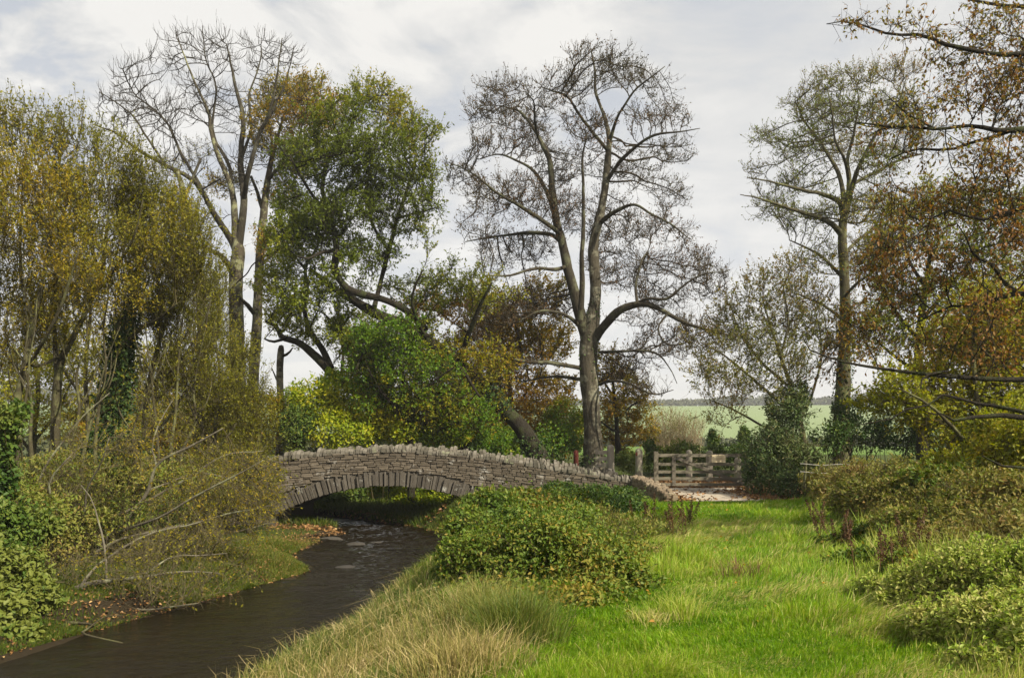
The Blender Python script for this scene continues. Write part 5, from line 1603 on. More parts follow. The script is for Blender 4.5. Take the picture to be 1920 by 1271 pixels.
# ---- lawn
rng = RNG(301)
n = 760000
yv = 4.6 + 16.2 * rng.uniform(0, 1, n) ** 1.75
e_ = np.interp(yv, PEY, PER)
l_ = np.interp(yv, SY, SR) + np.interp(yv, [5, 8, 10.5], [2.7, 2.2, 1.0])
xv = l_ + (e_ + 1.1 - l_) * rng.uniform(0, 1, n)
ok = (np.abs(xv / yv) < .72)
ok &= ~((yv > 19.9) & (xv > 3.6))
xv, yv = xv[ok], yv[ok]
p = np.stack([xv, yv, xv * 0], 1)
n1_, n2_, n3_ = noise3(p, .6), noise3(p, 1.7, 3), noise3(p, 4.0, 9)
straw = smooth01((n2_ + .5 * n1_ - .15 + .8 * smooth01((8.2 - yv) / 2) * smooth01((xv - 1.2) / .8)) / .9)
edge = smooth01((xv - (np.interp(yv, PEY, PER) - .4)) / 1.0)
h = (.045 + .055 * np.clip(n1_ + .5, 0, 1.5) + .10 * np.clip(n3_ - .1, 0, 1) + .07 * edge + .04 * straw) * rng.uniform(.6, 1.35, len(xv))
ln = rng.normal(size=(len(xv), 3)) * .5 + np.stack([.5 + n2_, -.3 + .8 * n1_, n1_ * 0], 1)
ln[:, 2] = 0
ln *= h[:, None] * .75
tint = np.clip(.33 + .20 * n1_ + .16 * n3_ + .1 * smooth01((8.2 - yv) / 2) + rng.normal(size=len(xv)) * .15, 0, .66)
tint = np.where(rng.uniform(0, 1, len(xv)) < straw * .6 + .05, rng.uniform(.62, 1, len(xv)), tint)
w = .0050 + .00055 * np.maximum(yv - 5, 0)
n4_ = noise3(p, 9.0, 12)
worn = np.exp(-((xv - (np.interp(yv, PEY, PER) - 1.75 + .25 * n1_)) / .42) ** 2) * np.clip(.55 + .6 * n2_, 0, 1)   # where feet have gone
h = h * (1 - .5 * worn)
tint = np.where(rng.uniform(0, 1, len(xv)) < worn * .45, rng.uniform(.58, .9, len(xv)), tint)
coarse = rng.uniform(0, 1, len(xv)) < .10 + .25 * np.clip(n4_, 0, 1)
h = h * np.where(coarse, 1.45, 1) * (1 + .3 * n4_)
w = np.where(coarse, w * 1.7, w)
ground_blades('grass', 'bright green lawn grass with straw coloured streaks along the path', 'grass', 'grass', xv, yv, h, ln, w, tint, rng)

# ---- left bank grass
n = 170000
yv = 9 + 11.5 * rng.uniform(0, 1, n) ** 1.2
xl = np.interp(yv, SY, SL)
xv = xl - .12 - 6.5 * rng.uniform(0, 1, n) ** 1.4
ok = (np.abs(xv / yv) < .7) & (yv < 17.5 + rng.uniform(0, 2.5, n))
xv, yv = xv[ok], yv[ok]
p = np.stack([xv, yv, xv * 0], 1)
n1_, n3_ = noise3(p, .8, 4), noise3(p, 3.5, 2)
keep = n1_ + .6 * n3_ > rng.uniform(-1.1, .5, len(xv))
xv, yv, n1_, n3_ = xv[keep], yv[keep], n1_[keep], n3_[keep]
h = (.06 + .05 * np.clip(n3_, 0, 1)) * rng.uniform(.6, 1.6, len(xv))
ln = rng.normal(size=(len(xv), 3)) * .5; ln[:, 0] += .3; ln[:, 2] = 0; ln *= h[:, None] * .8
ground_blades('bank_grass', 'short mossy olive grass on the left bank of the stream', 'grass', 'bank_grass', xv, yv, h, ln, np.full(len(xv), .012), np.clip(.35 + .25 * n1_ + rng.normal(size=len(xv)) * .2, 0, 1), rng)

# ---- rushes in front, and the stream edge on the right bank
n = 22000
cl = rng.uniform(0, 1, (210, 2))
cyv = 5.2 + 5.0 * cl[:, 1] ** 1.3
cxl, cxr = np.interp(cyv, SY, SR) + .3, np.interp(cyv, [4.5, 6, 7.5, 9, 10.5], [.0, .05, -.25, -1.0, -1.3])
cxv = cxl + (cxr - cxl) * cl[:, 0]
k = rng.integers(0, 210, n)
xv = cxv[k] + rng.normal(size=n) * .14
yv = cyv[k] + rng.normal(size=n) * .14
ch = rng.uniform(.20, .40, 210) * np.interp(cyv, [5.2, 6.5, 8.2, 10], [.62, .85, 1.05, .8])
h = ch[k] * rng.uniform(.4, 1.15, n)
ctint = np.clip(.27 + .3 * noise3(np.stack([cxv, cyv, cxv * 0], 1), .8, 6) + rng.normal(size=210) * .16 + .25 * smooth01((6.6 - cyv) / 1) * smooth01((cxv + 1) / .6), .05, .95)
tint = np.clip(ctint[k] + rng.normal(size=n) * .16, 0, 1)
ln = rng.normal(size=(n, 3)) * .32 + np.array([.12, 0, 0]); ln[:, 2] = 0; ln *= h[:, None]
# bent dead stalks and dark seed heads among them
n2 = 5200
k2 = rng.integers(0, 210, n2)
x2, y2 = cxv[k2] + rng.normal(size=n2) * .2, cyv[k2] + rng.normal(size=n2) * .2
h2 = ch[k2] * rng.uniform(.5, 1.35, n2)
l2 = rng.normal(size=(n2, 3)) * .75; l2[:, 2] = 0; l2 *= h2[:, None]
xv, yv, h, ln, tint = np.concatenate([xv, x2]), np.concatenate([yv, y2]), np.concatenate([h, h2]), np.vstack([ln, l2]), np.concatenate([tint, rng.uniform(.5, 1, n2)])
n = n + n2
ground_blades('rushes', 'dry straw and green rushes fringing the near edge of the stream', 'rushes', 'rush', xv, yv, h, ln, rng.uniform(.003, .009, n), tint, rng, .45)


def tussock(label, px, py, Yd, n, hh, rad, t0, mat='rush', name='rush_tussock', group='rush and grass tussocks', ts=.15, lean=.3):
    rng = RNG(int(px * 7 + py))
    c = P(px, py, Yd)
    z = float(H(c[0], c[1]))
    xv, yv = c[0] + rng.normal(size=n) * rad, c[1] + rng.normal(size=n) * rad
    h = hh * rng.uniform(.5, 1.1, n)
    ln = rng.normal(size=(n, 3)) * lean; ln[:, :2] += np.stack([xv - c[0], yv - c[1]], 1) / rad * .22
    ln[:, 2] = 0; ln *= h[:, None]
    mb = MB()
    b = np.stack([xv, yv, H(xv, yv) - .01], 1)
    blades(mb, b, h, ln, rng.uniform(.004, .008, n), np.clip(t0 + rng.normal(size=n) * ts, 0, 1), 0, rng, .3)
    return tag(mb.build(name, M[mat], None, False, origin=(c[0], c[1], z)), label, 'tussock', group)


tussock('tall dark green rush tussock standing against the right side of the bramble foot', 965, 1240, 6.4, 1600, .5, .15, .22)
tussock('tall rush tussock with straw tips in front of the bramble bush', 890, 1200, 7.2, 800, .5, .15, .42)
tussock('pale dry rush tussock in the bottom middle of the rush bed', 860, 1265, 5.6, 1000, .36, .2, .62)
tussock('yellowish upright weedy tussock alone on the lawn', 1275, 1180, 7.2, 420, .30, .12, .62, 'grass', 'grass_tussock', lean=.35)
tussock('small straw coloured tussock left of the yellowish lawn tussock', 1215, 1185, 7.0, 260, .17, .1, .8, 'grass', 'grass_tussock', lean=.5)
tussock('thin pinkish seeding grass clump in the middle of the path', 1392, 1105, 9.0, 160, .36, .13, .9, 'leaf_dock', 'grass_tussock', lean=.3)

# ---- leaf litter
def litter(name, label, n, fx, size, mat='leaf_litter', lift=.015, seed=5):
    rng = RNG(seed)
    xv, yv = fx(rng, n)
    c = np.stack([xv, yv, H(xv, yv) + lift + rng.uniform(0, .03, len(xv))], 1)
    mb = MB()
    d = rdir(rng, len(xv)) * np.array([1, 1, .3])
    leaves(mb, c, d, unit(rdir(rng, len(xv)) * .6 + np.array([0, 0, 1])), rng.uniform(.6, 1.3, len(xv)) * size, 0, np.clip(rng.normal(size=len(xv)) * .28 + .5, 0, 1), 'oval', .75, .3)
    return tag(mb.build(name, M[mat]), label, 'fallen leaves', kind='stuff')


def lane_leaves(rng, n):
    x = rng.uniform(3.8, 8.4, n); y = rng.uniform(19.9, 30, n)
    a = ((x < 4.35 + .25 * rng.normal(size=n) + (21.6 - y) * .1) & (y < 24)) | ((x > 6.5 + .3 * rng.normal(size=n)) & (y < 24)) | ((y > 25.2) & (y < 28.5)) | (rng.uniform(0, 1, n) < .03)
    return x[a], y[a]


litter('leaf_litter', 'brown fallen leaves drifted along the lane edges and behind the gate', 12000, lane_leaves, .10, lift=.04, seed=8)


def bank_leaves(rng, n):
    y = 8.5 + 13 * rng.uniform(0, 1, n)
    x = np.interp(y, SY, SL) - .05 - np.abs(rng.normal(size=n)) * .7
    return x, y


litter('leaf_litter', 'brown fallen leaves washed along the left edge of the stream', 3200, bank_leaves, .045, seed=9, lift=.004)
litter('fallen_leaves', 'few scattered yellow leaves lying on the green lawn', 200, lambda r, n: ((lambda y: (np.interp(y, PEY, PER) - 2.6 * r.uniform(0, 1, n), y))(6.5 + 13 * r.uniform(0, 1, n))), .045, 'leaf_gold', .06, 10)

# ---- bramble in the middle
bush('bramble_bush', 'large dark green bramble bush between the stream and the green path', 'bush',
     [(900, 1075, 90, 80, 9.2), (1010, 1060, 110, 85, 8.8), (1110, 1085, 90, 72, 8.6), (1190, 1110, 60, 52, 8.6), (960, 1120, 90, 50, 8.3), (1080, 1130, 100, 45, 8.1), (870, 1125, 55, 40, 9.0), (960, 1000, 80, 50, 10.5), (1060, 1005, 80, 46, 10.5), (1150, 1040, 70, 45, 9.8), (930, 1140, 60, 36, 8.1), (1040, 1150, 70, 36, 7.8), (1140, 1145, 60, 36, 7.9), (860, 1085, 46, 50, 9.4)],
     70000, .05, M['leaf_bramble'], 401, 'oval', .62, stems=190, stem_r=.005, lumps=.40, spread=.45, shoots=480, sub=8, holes=.3)
bush('bramble_bush', 'greener bramble thicket covering the bank below the right arch of the bridge', 'bush',
     [(930, 962, 60, 40, 14), (1000, 952, 80, 38, 15.5), (1080, 955, 70, 30, 16), (880, 985, 45, 34, 13), (1050, 985, 80, 36, 12.5), (895, 962, 34, 28, 17), (905, 945, 34, 24, 19.5), (860, 1000, 36, 26, 14)],
     30000, .085, M['leaf_bramble'], 402, 'diamond', .62, stems=120, lumps=.4, shoots=200)
bush('nettle_bush', 'fresh green nettle growth at the foot of the bridge parapet end', 'bush',
     [(1110, 936, 60, 24, 19), (1170, 932, 40, 20, 19), (1050, 930, 40, 26, 19.5), (1150, 955, 70, 22, 16.5), (1190, 962, 40, 18, 17.5)],
     13000, .085, M['leaf_dark'], 403, 'diamond', .5, stems=80, shoots=30)
bush('weed_patch', 'brownish dry weeds and grasses right of the bramble bush', 'weeds',
     [(1180, 1000, 60, 36, 12), (1240, 1010, 46, 36, 12.5), (1220, 1055, 50, 36, 10.8), (1130, 985, 50, 30, 13.5), (1260, 985, 36, 26, 15)],
     7000, .07, M['leaf_brownweed'], 404, 'diamond', .35, stems=420, stem_r=.004, stem_mat='twig_straw')

# ---- right side
bush('holly_bush', 'dark grey green holly bush beside the right end of the gate', 'bush',
     [(1455, 900, 50, 46, 21.5), (1440, 840, 46, 50, 22.5), (1475, 790, 46, 60, 23), (1500, 860, 44, 56, 22), (1420, 890, 26, 46, 22), (1490, 740, 30, 34, 23.5), (1500, 915, 40, 34, 20.5)],
     30000, .095, M['leaf_holly'], 411, 'diamond', .5, stems=120, stem_r=.012, lumps=.32)
bush('hedge', 'olive mixed hedge behind the wire fence at right', 'hedge',
     [(1560, 820, 44, 40, 25), (1620, 815, 50, 36, 25.5), (1690, 815, 50, 40, 25), (1760, 815, 56, 44, 24.5), (1590, 770, 30, 30, 26)],
     16000, .11, M['leaf_dark'], 412, 'diamond', .5, stems=160, stem_r=.012)
bush('hedge', 'brown autumn weeds and dead growth below the wire fence', 'hedge',
     [(1560, 905, 46, 30, 17), (1620, 900, 50, 34, 16), (1690, 895, 50, 34, 15.5), (1600, 950, 56, 34, 14), (1680, 950, 60, 36, 13), (1550, 935, 30, 30, 16)],
     16000, .085, M['leaf_brownweed'], 413, 'diamond', .4, stems=700, stem_r=.005, stem_mat='twig_straw', shoots=420, lumps=.4)
bush('bramble_bush', 'rounded fresh green bramble mound under the low oak boughs', 'bush',
     [(1745, 905, 46, 36, 12.5), (1700, 915, 30, 26, 12.8), (1800, 900, 40, 40, 12.5), (1780, 940, 40, 30, 12)],
     12000, .07, M['leaf_bramble'], 414, 'oval', .62, stems=60)
bush('bramble_bush', 'tangled brown and green bramble bank at the right edge', 'bush',
     [(1780, 985, 66, 44, 10), (1860, 960, 66, 56, 10), (1930, 950, 56, 66, 9.6), (1700, 1000, 56, 40, 10.5), (1830, 1030, 70, 40, 8.8), (1910, 1030, 60, 46, 8.4)],
     26000, .066, M['leaf_brownweed'], 415, 'oval', .5, stems=520, stem_r=.005, stem_mat='twig_straw', shoots=420, lumps=.4)
bush('weed_patch', 'low green weeds along the right edge of the path', 'weeds',
     [(1590, 1070, 50, 30, 9.4), (1650, 1060, 50, 34, 9.4), (1560, 1030, 40, 26, 11), (1620, 1015, 46, 30, 11), (1700, 1080, 50, 40, 8.6)],
     17000, .06, M['leaf_bramble'], 416, 'oval', .55, stems=160, flat=.7)
bush('nettle_bush', 'pale yellow green nettle mass filling the lower right corner', 'bush',
     [(1760, 1110, 80, 60, 7.2), (1850, 1090, 90, 70, 7.0), (1930, 1110, 80, 80, 6.6), (1800, 1180, 90, 60, 6.2), (1890, 1190, 90, 70, 5.8), (1960, 1230, 90, 80, 5.4), (1860, 1260, 70, 50, 5.3), (1700, 1140, 50, 36, 7.2), (1660, 1110, 50, 30, 7.8), (1740, 1190, 56, 36, 6.5), (1800, 1240, 60, 30, 5.8)],
     52000, .042, M['leaf_nettle'], 417, 'oval', .5, stems=260, lumps=.42, flat=.75, shoots=700, sub=7)

# ---- bushes beyond the bridge
bush('hazel_bush', 'bright yellow green hazel bush just beyond the bridge crown', 'bush',
     [(600, 775, 56, 60, 28.5), (650, 760, 46, 50, 29), (560, 760, 36, 50, 29.5), (620, 815, 80, 40, 28), (700, 790, 60, 56, 28.5), (760, 805, 60, 46, 28.5), (690, 735, 44, 40, 29), (640, 725, 40, 36, 29.5), (820, 815, 50, 36, 28.5)],
     46000, .13, M['leaf_hazel'], 421, 'diamond', .55, stems=120, stem_r=.012, lumps=.34)
bush('laurel_bush', 'small dark evergreen bush between dead trunk and hazel', 'bush', [(560, 800, 28, 36, 27.6), (548, 825, 24, 24, 27.6)], 5000, .11, M['leaf_dark'], 422, 'diamond', .5, stems=0, shoots=14)
bush('hazel_bush', 'olive golden hazel bush behind the left end of the bridge', 'bush',
     [(490, 790, 46, 60, 30), (440, 800, 46, 50, 31), (380, 820, 56, 46, 31), (300, 820, 60, 46, 31), (220, 820, 60, 46, 30)], 22000, .13, M['leaf_gold'], 423, 'diamond', .5, stems=120, stem_r=.012)
bush('hazel_bush', 'green hazel bush low behind the leaning oak trunk', 'bush',
     [(830, 820, 56, 36, 31), (900, 830, 56, 30, 31), (960, 830, 46, 40, 32), (1040, 830, 46, 36, 32), (1060, 790, 36, 40, 33)], 20000, .13, M['leaf_maple'], 424, 'diamond', .55, stems=90, stem_r=.012)
bush('waterside_bush', 'sunlit green bush seen through the arch of the bridge', 'bush',
     [(780, 915, 56, 40, 29), (720, 910, 40, 36, 30), (840, 920, 50, 40, 28.5), (690, 930, 36, 30, 30), (800, 945, 60, 22, 28)], 17000, .12, M['leaf_hazel'], 425, 'diamond', .55, stems=60)
bush('waterside_bush', 'shaded ivy growth hanging at the left under the arch', 'bush', [(610, 935, 40, 26, 27.8), (650, 925, 34, 24, 28), (580, 950, 36, 26, 27.6)], 6000, .11, M['leaf_dark'], 426, 'diamond', .6, stems=40)
bush('thorn_bush', 'pale beige leafless bush beyond the fence left of the gate', 'bush',
     [(1250, 800, 40, 40, 42), (1290, 805, 36, 36, 42), (1225, 820, 28, 30, 42)], 3500, .09, M['leaf_small'], 427, 'diamond', .4, stems=900, stem_r=.009, stem_mat='beige_twig')
bush('hedge', 'dark green hedge along the far side of the lane behind the gate', 'hedge',
     [(1240, 862, 30, 24, 31), (1280, 855, 36, 26, 31), (1330, 858, 40, 22, 31), (1385, 858, 40, 24, 31), (1180, 866, 30, 20, 30)], 11000, .12, M['leaf_dark'], 428, 'diamond', .55, stems=60)
bush('ivy_stump', 'small upright stump smothered in dark ivy left of the gate', 'stump', [(1219, 842, 11, 19, 28.5), (1219, 868, 9, 20, 28.5)], 2200, .10, M['ivy'], 429, 'diamond', .8, stems=0, shoots=14)
for (px, py, rx, ry, d, lab) in ((1336, 828, 11, 20, 38, 'little dark conifer above the notice board in the field hedge'), (1394, 822, 10, 18, 38, 'little dark conifer above the right end of the gate')):
    bush('conifer', lab, 'conifer', [(px, py, rx, ry, d), (px, py - ry * .7, rx * .6, ry * .6, d)], 1800, .13, M['leaf_dark'], int(px), 'diamond', .4, stems=0, shoots=14, flat=.2)

# ---- left bank
bush('bramble_bush', 'dark green bramble at the lower left corner above the water', 'bush',
     [(10, 1000, 60, 60, 11.2), (60, 985, 46, 40, 11.6), (20, 1070, 66, 50, 10.6), (50, 1120, 56, 40, 10.3), (5, 1160, 60, 46, 9.8), (-40, 1060, 60, 80, 10.6), (85, 1130, 36, 30, 10.6), (30, 1190, 50, 30, 9.7)],
     26000, .075, M['leaf_dark'], 431, 'oval', .65, stems=90)
bush('bramble_bush', 'dark green leafy spray standing at the far left edge', 'bush', [(10, 790, 36, 34, 13), (-16, 830, 40, 46, 13), (40, 770, 22, 20, 13.3), (-10, 900, 40, 50, 13)], 6000, .085, M['leaf_dark'], 432, 'oval', .6, stems=30)
bush('undergrowth', 'brown and olive undergrowth tangled beneath the left willows', 'undergrowth',
     [(60, 900, 90, 50, 16), (160, 900, 90, 56, 16.5), (260, 900, 80, 56, 17.5), (340, 905, 70, 50, 18), (120, 970, 90, 50, 14), (220, 970, 80, 46, 14.5), (320, 960, 70, 46, 16), (100, 1020, 80, 36, 13.4), (40, 960, 70, 50, 13.5)],
     26000, .08, M['leaf_brownweed'], 433, 'diamond', .4, stems=900, stem_r=.006, lumps=.35, stem_mat='bark_olive_twig', kind='stuff')
bush('ivy_bush', 'dark ivy mound at the foot of the ivy covered willow', 'bush', [(215, 870, 46, 40, 18.6), (250, 845, 30, 30, 18.8), (190, 845, 30, 40, 18.8)], 9000, .085, M['ivy'], 434, 'diamond', .85, stems=0, shoots=14)

# sprawling bare willow that leans over the water
SW = dict(density=2.4, D=.2, dk=.3, dm=3, r_tip=.0042, up=.02, wob=.26, twig=(3, .42, 4, .0034), twig_r=.02, tup=.15, tspread=.6, dspread=.5, flare=1.1, trunk_sides=9, limb_part='stem', ls=.62, rough=.08)
tree('sprawling_willow', 'sprawling half bare willow bush with pale twigs arching over the stream', 'bush', 14.5,
     [(70, 1078, 9), (104, 1072, 8), (164, 1057, 7.4), (208, 1002, 6.4), (248, 963, 5.8), (278, 918, 5.2), (293, 873, 4.6), (357, 839, 3.4), (417, 804, 1.8)],
     [[(90, 1074, 6, -.6), (140, 1095, 5.4, -.8), (184, 1109, 4.6, -1), (273, 1102, 3.4, -1.2), (330, 1110, 1.8, -1.3)],
      [(70, 1060, 6), (130, 1040, 5.4, .4), (199, 1027, 4.6, .7), (348, 1007, 3.4, 1), (472, 988, 1.8, 1.4)],
      [(208, 1002, 4.6), (280, 985, 4, -.5), (350, 950, 3.2, -.8), (430, 900, 2.4, -1), (490, 870, 1.2, -1.1)],
      [(164, 1057, 4), (150, 990, 3.6, -.5), (170, 920, 3, -.8), (200, 850, 2, -1), (215, 800, 1, -1.1)],
      [(60, 1060, 5), (60, 960, 4.4, .6), (80, 880, 3.6, .9), (130, 800, 2.6, 1.1), (190, 740, 1.6, 1.2)],
      [(278, 918, 3), (330, 900, 2.6, .5), (400, 880, 2, .9), (480, 900, 1.2, 1.2)],
      [(184, 1109, 3, -1), (220, 1140, 2.4, -1.2), (250, 1170, 1.4, -1.3)],
      [(293, 873, 2.6), (300, 810, 2, .4), (330, 740, 1.2, .7)],
      [(110, 1074, 5, -.3), (180, 1035, 4.6, -.3), (260, 1000, 4, -.2), (400, 962, 3, 0), (520, 935, 1.4, .3)],
      [(110, 1074, 5, .3), (200, 1050, 4.4, .5), (300, 1030, 3.6, .8), (420, 1000, 2.6, 1.2), (525, 985, 1.2, 1.5)],
      [(100, 1070, 5), (180, 985, 4.2, .8), (300, 925, 3.4, 1.2), (420, 860, 2.4, 1.4), (500, 845, 1.2, 1.6)],
      [(100, 1085, 5, -.6), (180, 1125, 4.2, -1), (250, 1130, 3.2, -1.2), (330, 1142, 2.2, -1.4), (400, 1120, 1, -1.4)],
      [(80, 1070, 4.4, -.4), (110, 980, 3.8, -.6), (100, 900, 3, -.8), (140, 840, 2, -.9)]],
     [(330, 1000, 90, 36), (430, 985, 80, 40), (490, 950, 44, 50), (420, 920, 80, 44), (340, 930, 70, 40), (460, 880, 60, 34), (380, 860, 60, 34), (250, 1040, 80, 40), (180, 1120, 70, 30), (290, 1085, 70, 30), (200, 960, 60, 50), (130, 920, 60, 50), (150, 840, 50, 40), (390, 1040, 60, 26), (240, 850, 60, 40), (320, 800, 60, 36)],
     M['bark_sallow'], M['leaf_willow'], 441, limb_wob=.16, leaf=(1.8, .055, .4, .05, 'diamond'), sub=(1.2, .22, 3, .0028), **SW)
for o in list(bpy.data.objects['sprawling_willow'].children):
    if o.name.startswith('crown'):
        o.data.materials[0] = M['twig_straw']
tree('golden_shrub', 'fine golden olive shrub hiding the left end of the bridge', 'bush', 20.5,
     [(470, 1010, 5), (460, 960, 4.4), (450, 900, 3.6), (455, 850, 2)],
     [[(462, 970, 3), (430, 920, 2.6, .5), (400, 870, 1.6, .8)], [(458, 940, 3), (490, 900, 2.4, -.5), (505, 860, 1.4, -.7)], [(465, 985, 3), (420, 960, 2.4, -.4), (380, 930, 1.4, -.6)]],
     [(450, 870, 60, 30), (490, 880, 34, 40), (410, 890, 60, 36), (360, 900, 50, 36), (470, 920, 50, 36), (410, 940, 60, 36), (500, 940, 26, 40), (330, 870, 50, 30)],
     M['bark_olive'], M['leaf_willow'], 442, leaf=(3.4, .06, .38, .05, 'diamond'), sub=(1.5, .22, 2, .0026), **SW)

tree('sprawling_willow', 'low tangle of bare grey twigs hanging to the water at the lower left bank', 'bush', 11.9,
     [(120, 1120, 8), (150, 1100, 7), (200, 1085, 6), (270, 1078, 5), (340, 1070, 3.6), (420, 1075, 1.6)],
     [[(150, 1100, 5), (190, 1120, 4.4, -.4), (250, 1135, 3.6, -.6), (320, 1130, 2.6, -.7), (390, 1118, 1.2, -.8)], [(150, 1100, 5), (200, 1040, 4, .4), (280, 1000, 3.2, .7), (380, 980, 2, 1)],
      [(130, 1115, 5), (110, 1150, 4, -.5), (130, 1185, 3, -.8), (180, 1195, 1.6, -.9)], [(200, 1085, 4), (210, 1020, 3.2, .3), (190, 950, 2.2, .5), (160, 900, 1.2, .6)], [(270, 1078, 3.4), (340, 1040, 2.6, .4), (430, 1035, 1.4, .8)]],
     [(240, 1110, 80, 36), (330, 1095, 80, 34), (410, 1080, 50, 34), (200, 1150, 60, 30), (290, 1040, 80, 40), (380, 1030, 70, 40), (170, 1060, 60, 50), (450, 1050, 46, 30), (140, 1170, 40, 24), (200, 1120, 90, 44), (300, 1125, 80, 30, -.5), (390, 1100, 50, 26, -.4), (130, 1100, 60, 50), (240, 1070, 80, 50, -.4)],
     M['bark_sallow'], M['leaf_willow'], 443, limb_wob=.14, leaf=(.9, .05, .4, .05, 'diamond'), sub=(1.2, .2, 3, .0026), **SW)
for o in bpy.data.objects:
    if o.name.startswith('crown') and o.parent and o.parent.name.startswith('sprawling_willow'):
        o.data.materials[0] = M['twig_straw']

# dead sticks on the bank
for k, (a, b, r, lab) in enumerate([((60, 1165), (230, 1205), .026, 'mossy fallen branch lying at the water edge below the left bramble')]):
    pa, pb = P(a[0], a[1], 2.4 * F / (a[1] - HY)), P(b[0], b[1], 2.45 * F / (b[1] - HY))
    pts = spline(np.array([pa, (pa + pb) / 2 + np.array([.12, .15, .06]), pa * .3 + pb * .7 + np.array([-.1, -.06, .05]), pb]), 16)
    o = thing('fallen_branch', pa, lab, 'branch')
    mb = MB(); tube(mb, pts, np.linspace(r, r * .4, 16), 8, 0, .15, seed=k); mb.build('stick', M['bark_olive'], o, True)
    mb = MB(); s_ = pts[9]; tube(mb, spline(np.array([s_, s_ + np.array([.15, .1, .12]), s_ + np.array([.35, .1, .15])]), 8), np.linspace(r * .5, r * .2, 8), 6, 0, .1); mb.build('side_shoot', M['bark_olive'], o, True)

# dock and dead stems
def dock(px, py, d, h, label, n=5):
    rng = RNG(int(px))
    c = P(px, py, d); c[2] = float(H(c[0], c[1]))
    o = thing('dock_plant', c, label, 'dock plant', 'rusty dock stems')
    ms, ml = MB(), MB()
    for _ in range(n):
        b = c + np.array([rng.normal() * .08, rng.normal() * .08, -.02])
        tip = b + np.array([rng.normal() * .12, rng.normal() * .1, h * rng.uniform(.7, 1.1)])
        pts = spline(np.array([b, (b + tip) / 2 + rng.normal(size=3) * .03, tip]), 9)
        tube(ms, pts, np.linspace(.006, .003, 9), 5)
        m = 170
        t = rng.uniform(.45, 1, m)
        q = b + (tip - b) * t[:, None] + rng.normal(size=(m, 3)) * .028 * (1.2 - t)[:, None]
        leaves(ml, q, rdir(rng, m), rdir(rng, m), rng.uniform(.012, .03, m), 0, rng.uniform(0, .8, m), 'diamond', .7)
    ms.build('stem', M['leaf_dock'], o, True); ml.build('seed_head', M['leaf_dock'], o)


for (px, py, d, h, lab) in ((1655, 1105, 8.6, .75, 'tall rust red dock at the path edge nearest the nettles'), (1715, 1085, 8.8, .7, 'rust red dock leaning among the nettles and brambles'), (1545, 1030, 11.5, .75, 'brown dock by the narrowing of the path at right'),
                            (1575, 1050, 10.8, .6, 'shorter brown dock at the right path edge behind green weeds'), (1210, 1010, 13, .7, 'brown dock behind the bramble bush by the path'), (1265, 1030, 12, .7, 'thin brown dock between dry weeds and the green path'), (1292, 1000, 13.5, .6, 'small reddish dock on the left path edge')):
    dock(px, py, d, h, lab)

# ---- far hedge line on the hill and field hedge
def far_hedge(name, label, x0, x1, yd, hh, n, size, seed, dy=6):
    rng = RNG(seed)
    xv = rng.uniform(x0, x1, n); yv = yd + rng.normal(size=n) * dy
    p = np.stack([xv, yv * 0, xv * 0], 1)
    top = hh * (.35 + .75 * np.clip(noise3(p, .02) + .8 * noise3(p, .09), 0, 1.8))
    z = H(xv, yv) + top * rng.uniform(0, 1, n) ** .7
    mb = MB()
    c = np.stack([xv, yv, z], 1)
    leaves(mb, c, rdir(rng, n), rdir(rng, n), rng.uniform(.6, 1.3, n) * size, 0, np.clip(rng.normal(size=n) * .25 + .45 + .2 * noise3(p, .05), 0, 1), 'diamond', .8)
    return tag(mb.build(name, M['far_leaf']), label, 'treeline', kind='stuff')


far_hedge('treeline', 'far dark tree line along the skyline of the hill', -420, 420, 505, 9, 42000, 1.7, 501)
far_hedge('treeline', 'field hedge of low trees on the left beyond the woods', -90, -12, 62, 3.6, 16000, .5, 502, 2.5)

far_hedge('treeline', 'hedge of low trees at the foot of the far field', -60, 120, 118, 3.0, 16000, .55, 504, 2)

# rank grass and dead stalks growing through the bank on the right
rng = RNG(611)
n = 30000
yv = 6.2 + 12.5 * rng.uniform(0, 1, n) ** 1.2
e_ = np.interp(yv, PEY, PER)
xv = e_ - .1 + 4.2 * rng.uniform(0, 1, n)
p = np.stack([xv, yv, xv * 0], 1)
kp = (noise3(p, 1.3, 8) + .5 * noise3(p, 3.5, 1) > rng.uniform(-.5, .7, n)) & (np.abs(xv / yv) < .68)
xv, yv, e_ = xv[kp], yv[kp], e_[kp]
n = len(xv)
h = rng.uniform(.2, .62, n) * (.35 + .65 * smooth01((xv - e_) / 1.2))
ln = rng.normal(size=(n, 3)) * .33; ln[:, 2] = 0; ln *= h[:, None]
ground_blades('rank_grass', 'rank green and straw grasses growing along the right bank of the path', 'grass', 'rush', xv, yv, h, ln, rng.uniform(.004, .009, n), np.clip(.42 + .3 * noise3(np.stack([xv, yv, xv * 0], 1), .9, 3) + rng.normal(size=n) * .2, 0, 1), rng)

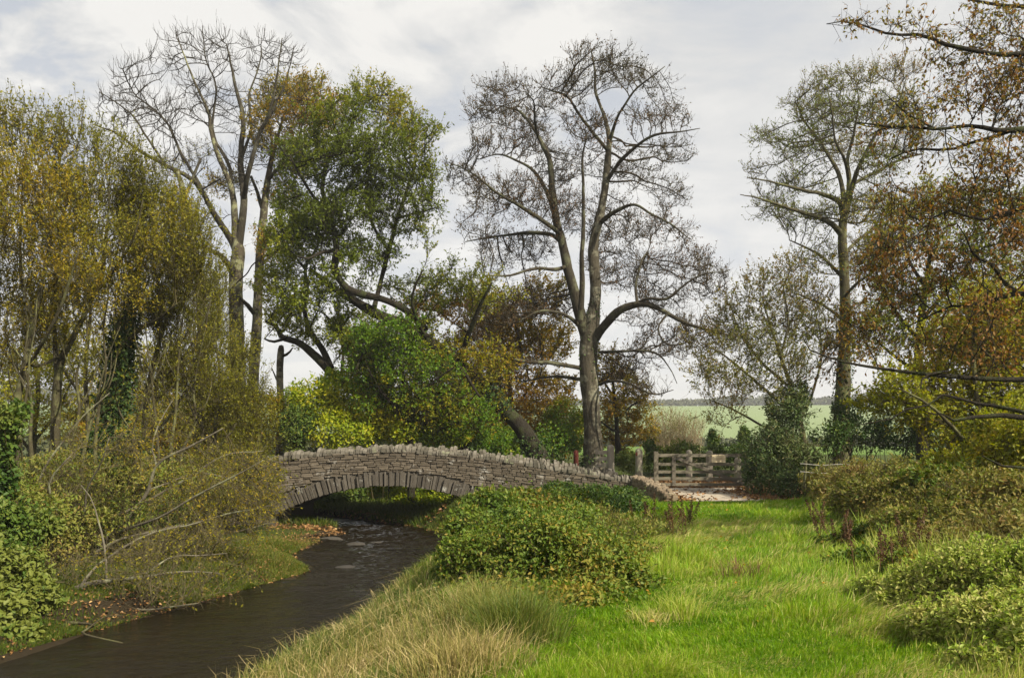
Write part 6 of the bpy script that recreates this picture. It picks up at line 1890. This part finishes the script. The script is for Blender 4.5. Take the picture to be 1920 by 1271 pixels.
# coarse growth on the stream banks: right bank slope and the shaded ground under and beyond the arch
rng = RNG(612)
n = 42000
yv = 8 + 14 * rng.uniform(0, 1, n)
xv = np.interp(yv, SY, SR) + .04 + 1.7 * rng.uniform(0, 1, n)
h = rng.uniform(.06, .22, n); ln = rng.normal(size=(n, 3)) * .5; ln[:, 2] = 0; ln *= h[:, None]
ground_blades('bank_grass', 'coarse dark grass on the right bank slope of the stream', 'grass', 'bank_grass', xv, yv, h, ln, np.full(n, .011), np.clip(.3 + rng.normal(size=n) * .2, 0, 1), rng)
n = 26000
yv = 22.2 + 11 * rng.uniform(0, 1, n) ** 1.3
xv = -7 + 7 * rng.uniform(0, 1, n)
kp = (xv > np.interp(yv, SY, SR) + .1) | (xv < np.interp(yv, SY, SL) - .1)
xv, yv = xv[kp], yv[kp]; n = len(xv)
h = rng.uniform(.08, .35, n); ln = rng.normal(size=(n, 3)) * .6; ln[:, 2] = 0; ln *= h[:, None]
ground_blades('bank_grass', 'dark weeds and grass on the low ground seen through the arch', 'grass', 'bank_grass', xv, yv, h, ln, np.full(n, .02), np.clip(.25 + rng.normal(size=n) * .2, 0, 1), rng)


def arch_leaves(rng, n):
    y = 21.2 + 4.5 * rng.uniform(0, 1, n); x = -6.6 + 4.8 * rng.uniform(0, 1, n)
    k = (x > np.interp(y, SY, SR) + .05) | (x < np.interp(y, SY, SL) - .05)
    return x[k], y[k]


litter('leaf_litter', 'dull fallen leaves on the earth bank beneath the arch', 2600, arch_leaves, .09, seed=12)

bush('scrub_bush', 'tall yellow green scrub rising from the right bank into the oak boughs', 'bush',
     [(1880, 880, 66, 56, 12.6), (1820, 880, 56, 44, 13.4), (1935, 840, 56, 66, 12.2), (1870, 820, 50, 46, 13.2), (1770, 880, 44, 36, 14), (1940, 920, 50, 50, 11.4)],
     26000, .07, M['leaf_yellowgreen'], 451, 'oval', .55, stems=140, stem_r=.008, shoots=260, lumps=.4, spread=.6, holes=.2)

bush('bramble_bush', 'ragged olive bramble scrub joining the right bank between path and oak boughs', 'bush',
     [(1640, 935, 76, 44, 13.4), (1740, 965, 76, 44, 11.6), (1840, 940, 80, 54, 11), (1760, 1035, 76, 44, 9.2), (1680, 1005, 60, 40, 10.8), (1900, 1000, 80, 56, 9), (1830, 1010, 60, 50, 9.6)],
     34000, .06, M['leaf_brownweed'], 452, 'oval', .5, stems=500, stem_r=.005, stem_mat='twig_straw', shoots=620, lumps=.45, spread=.6, holes=.25, sub=8)
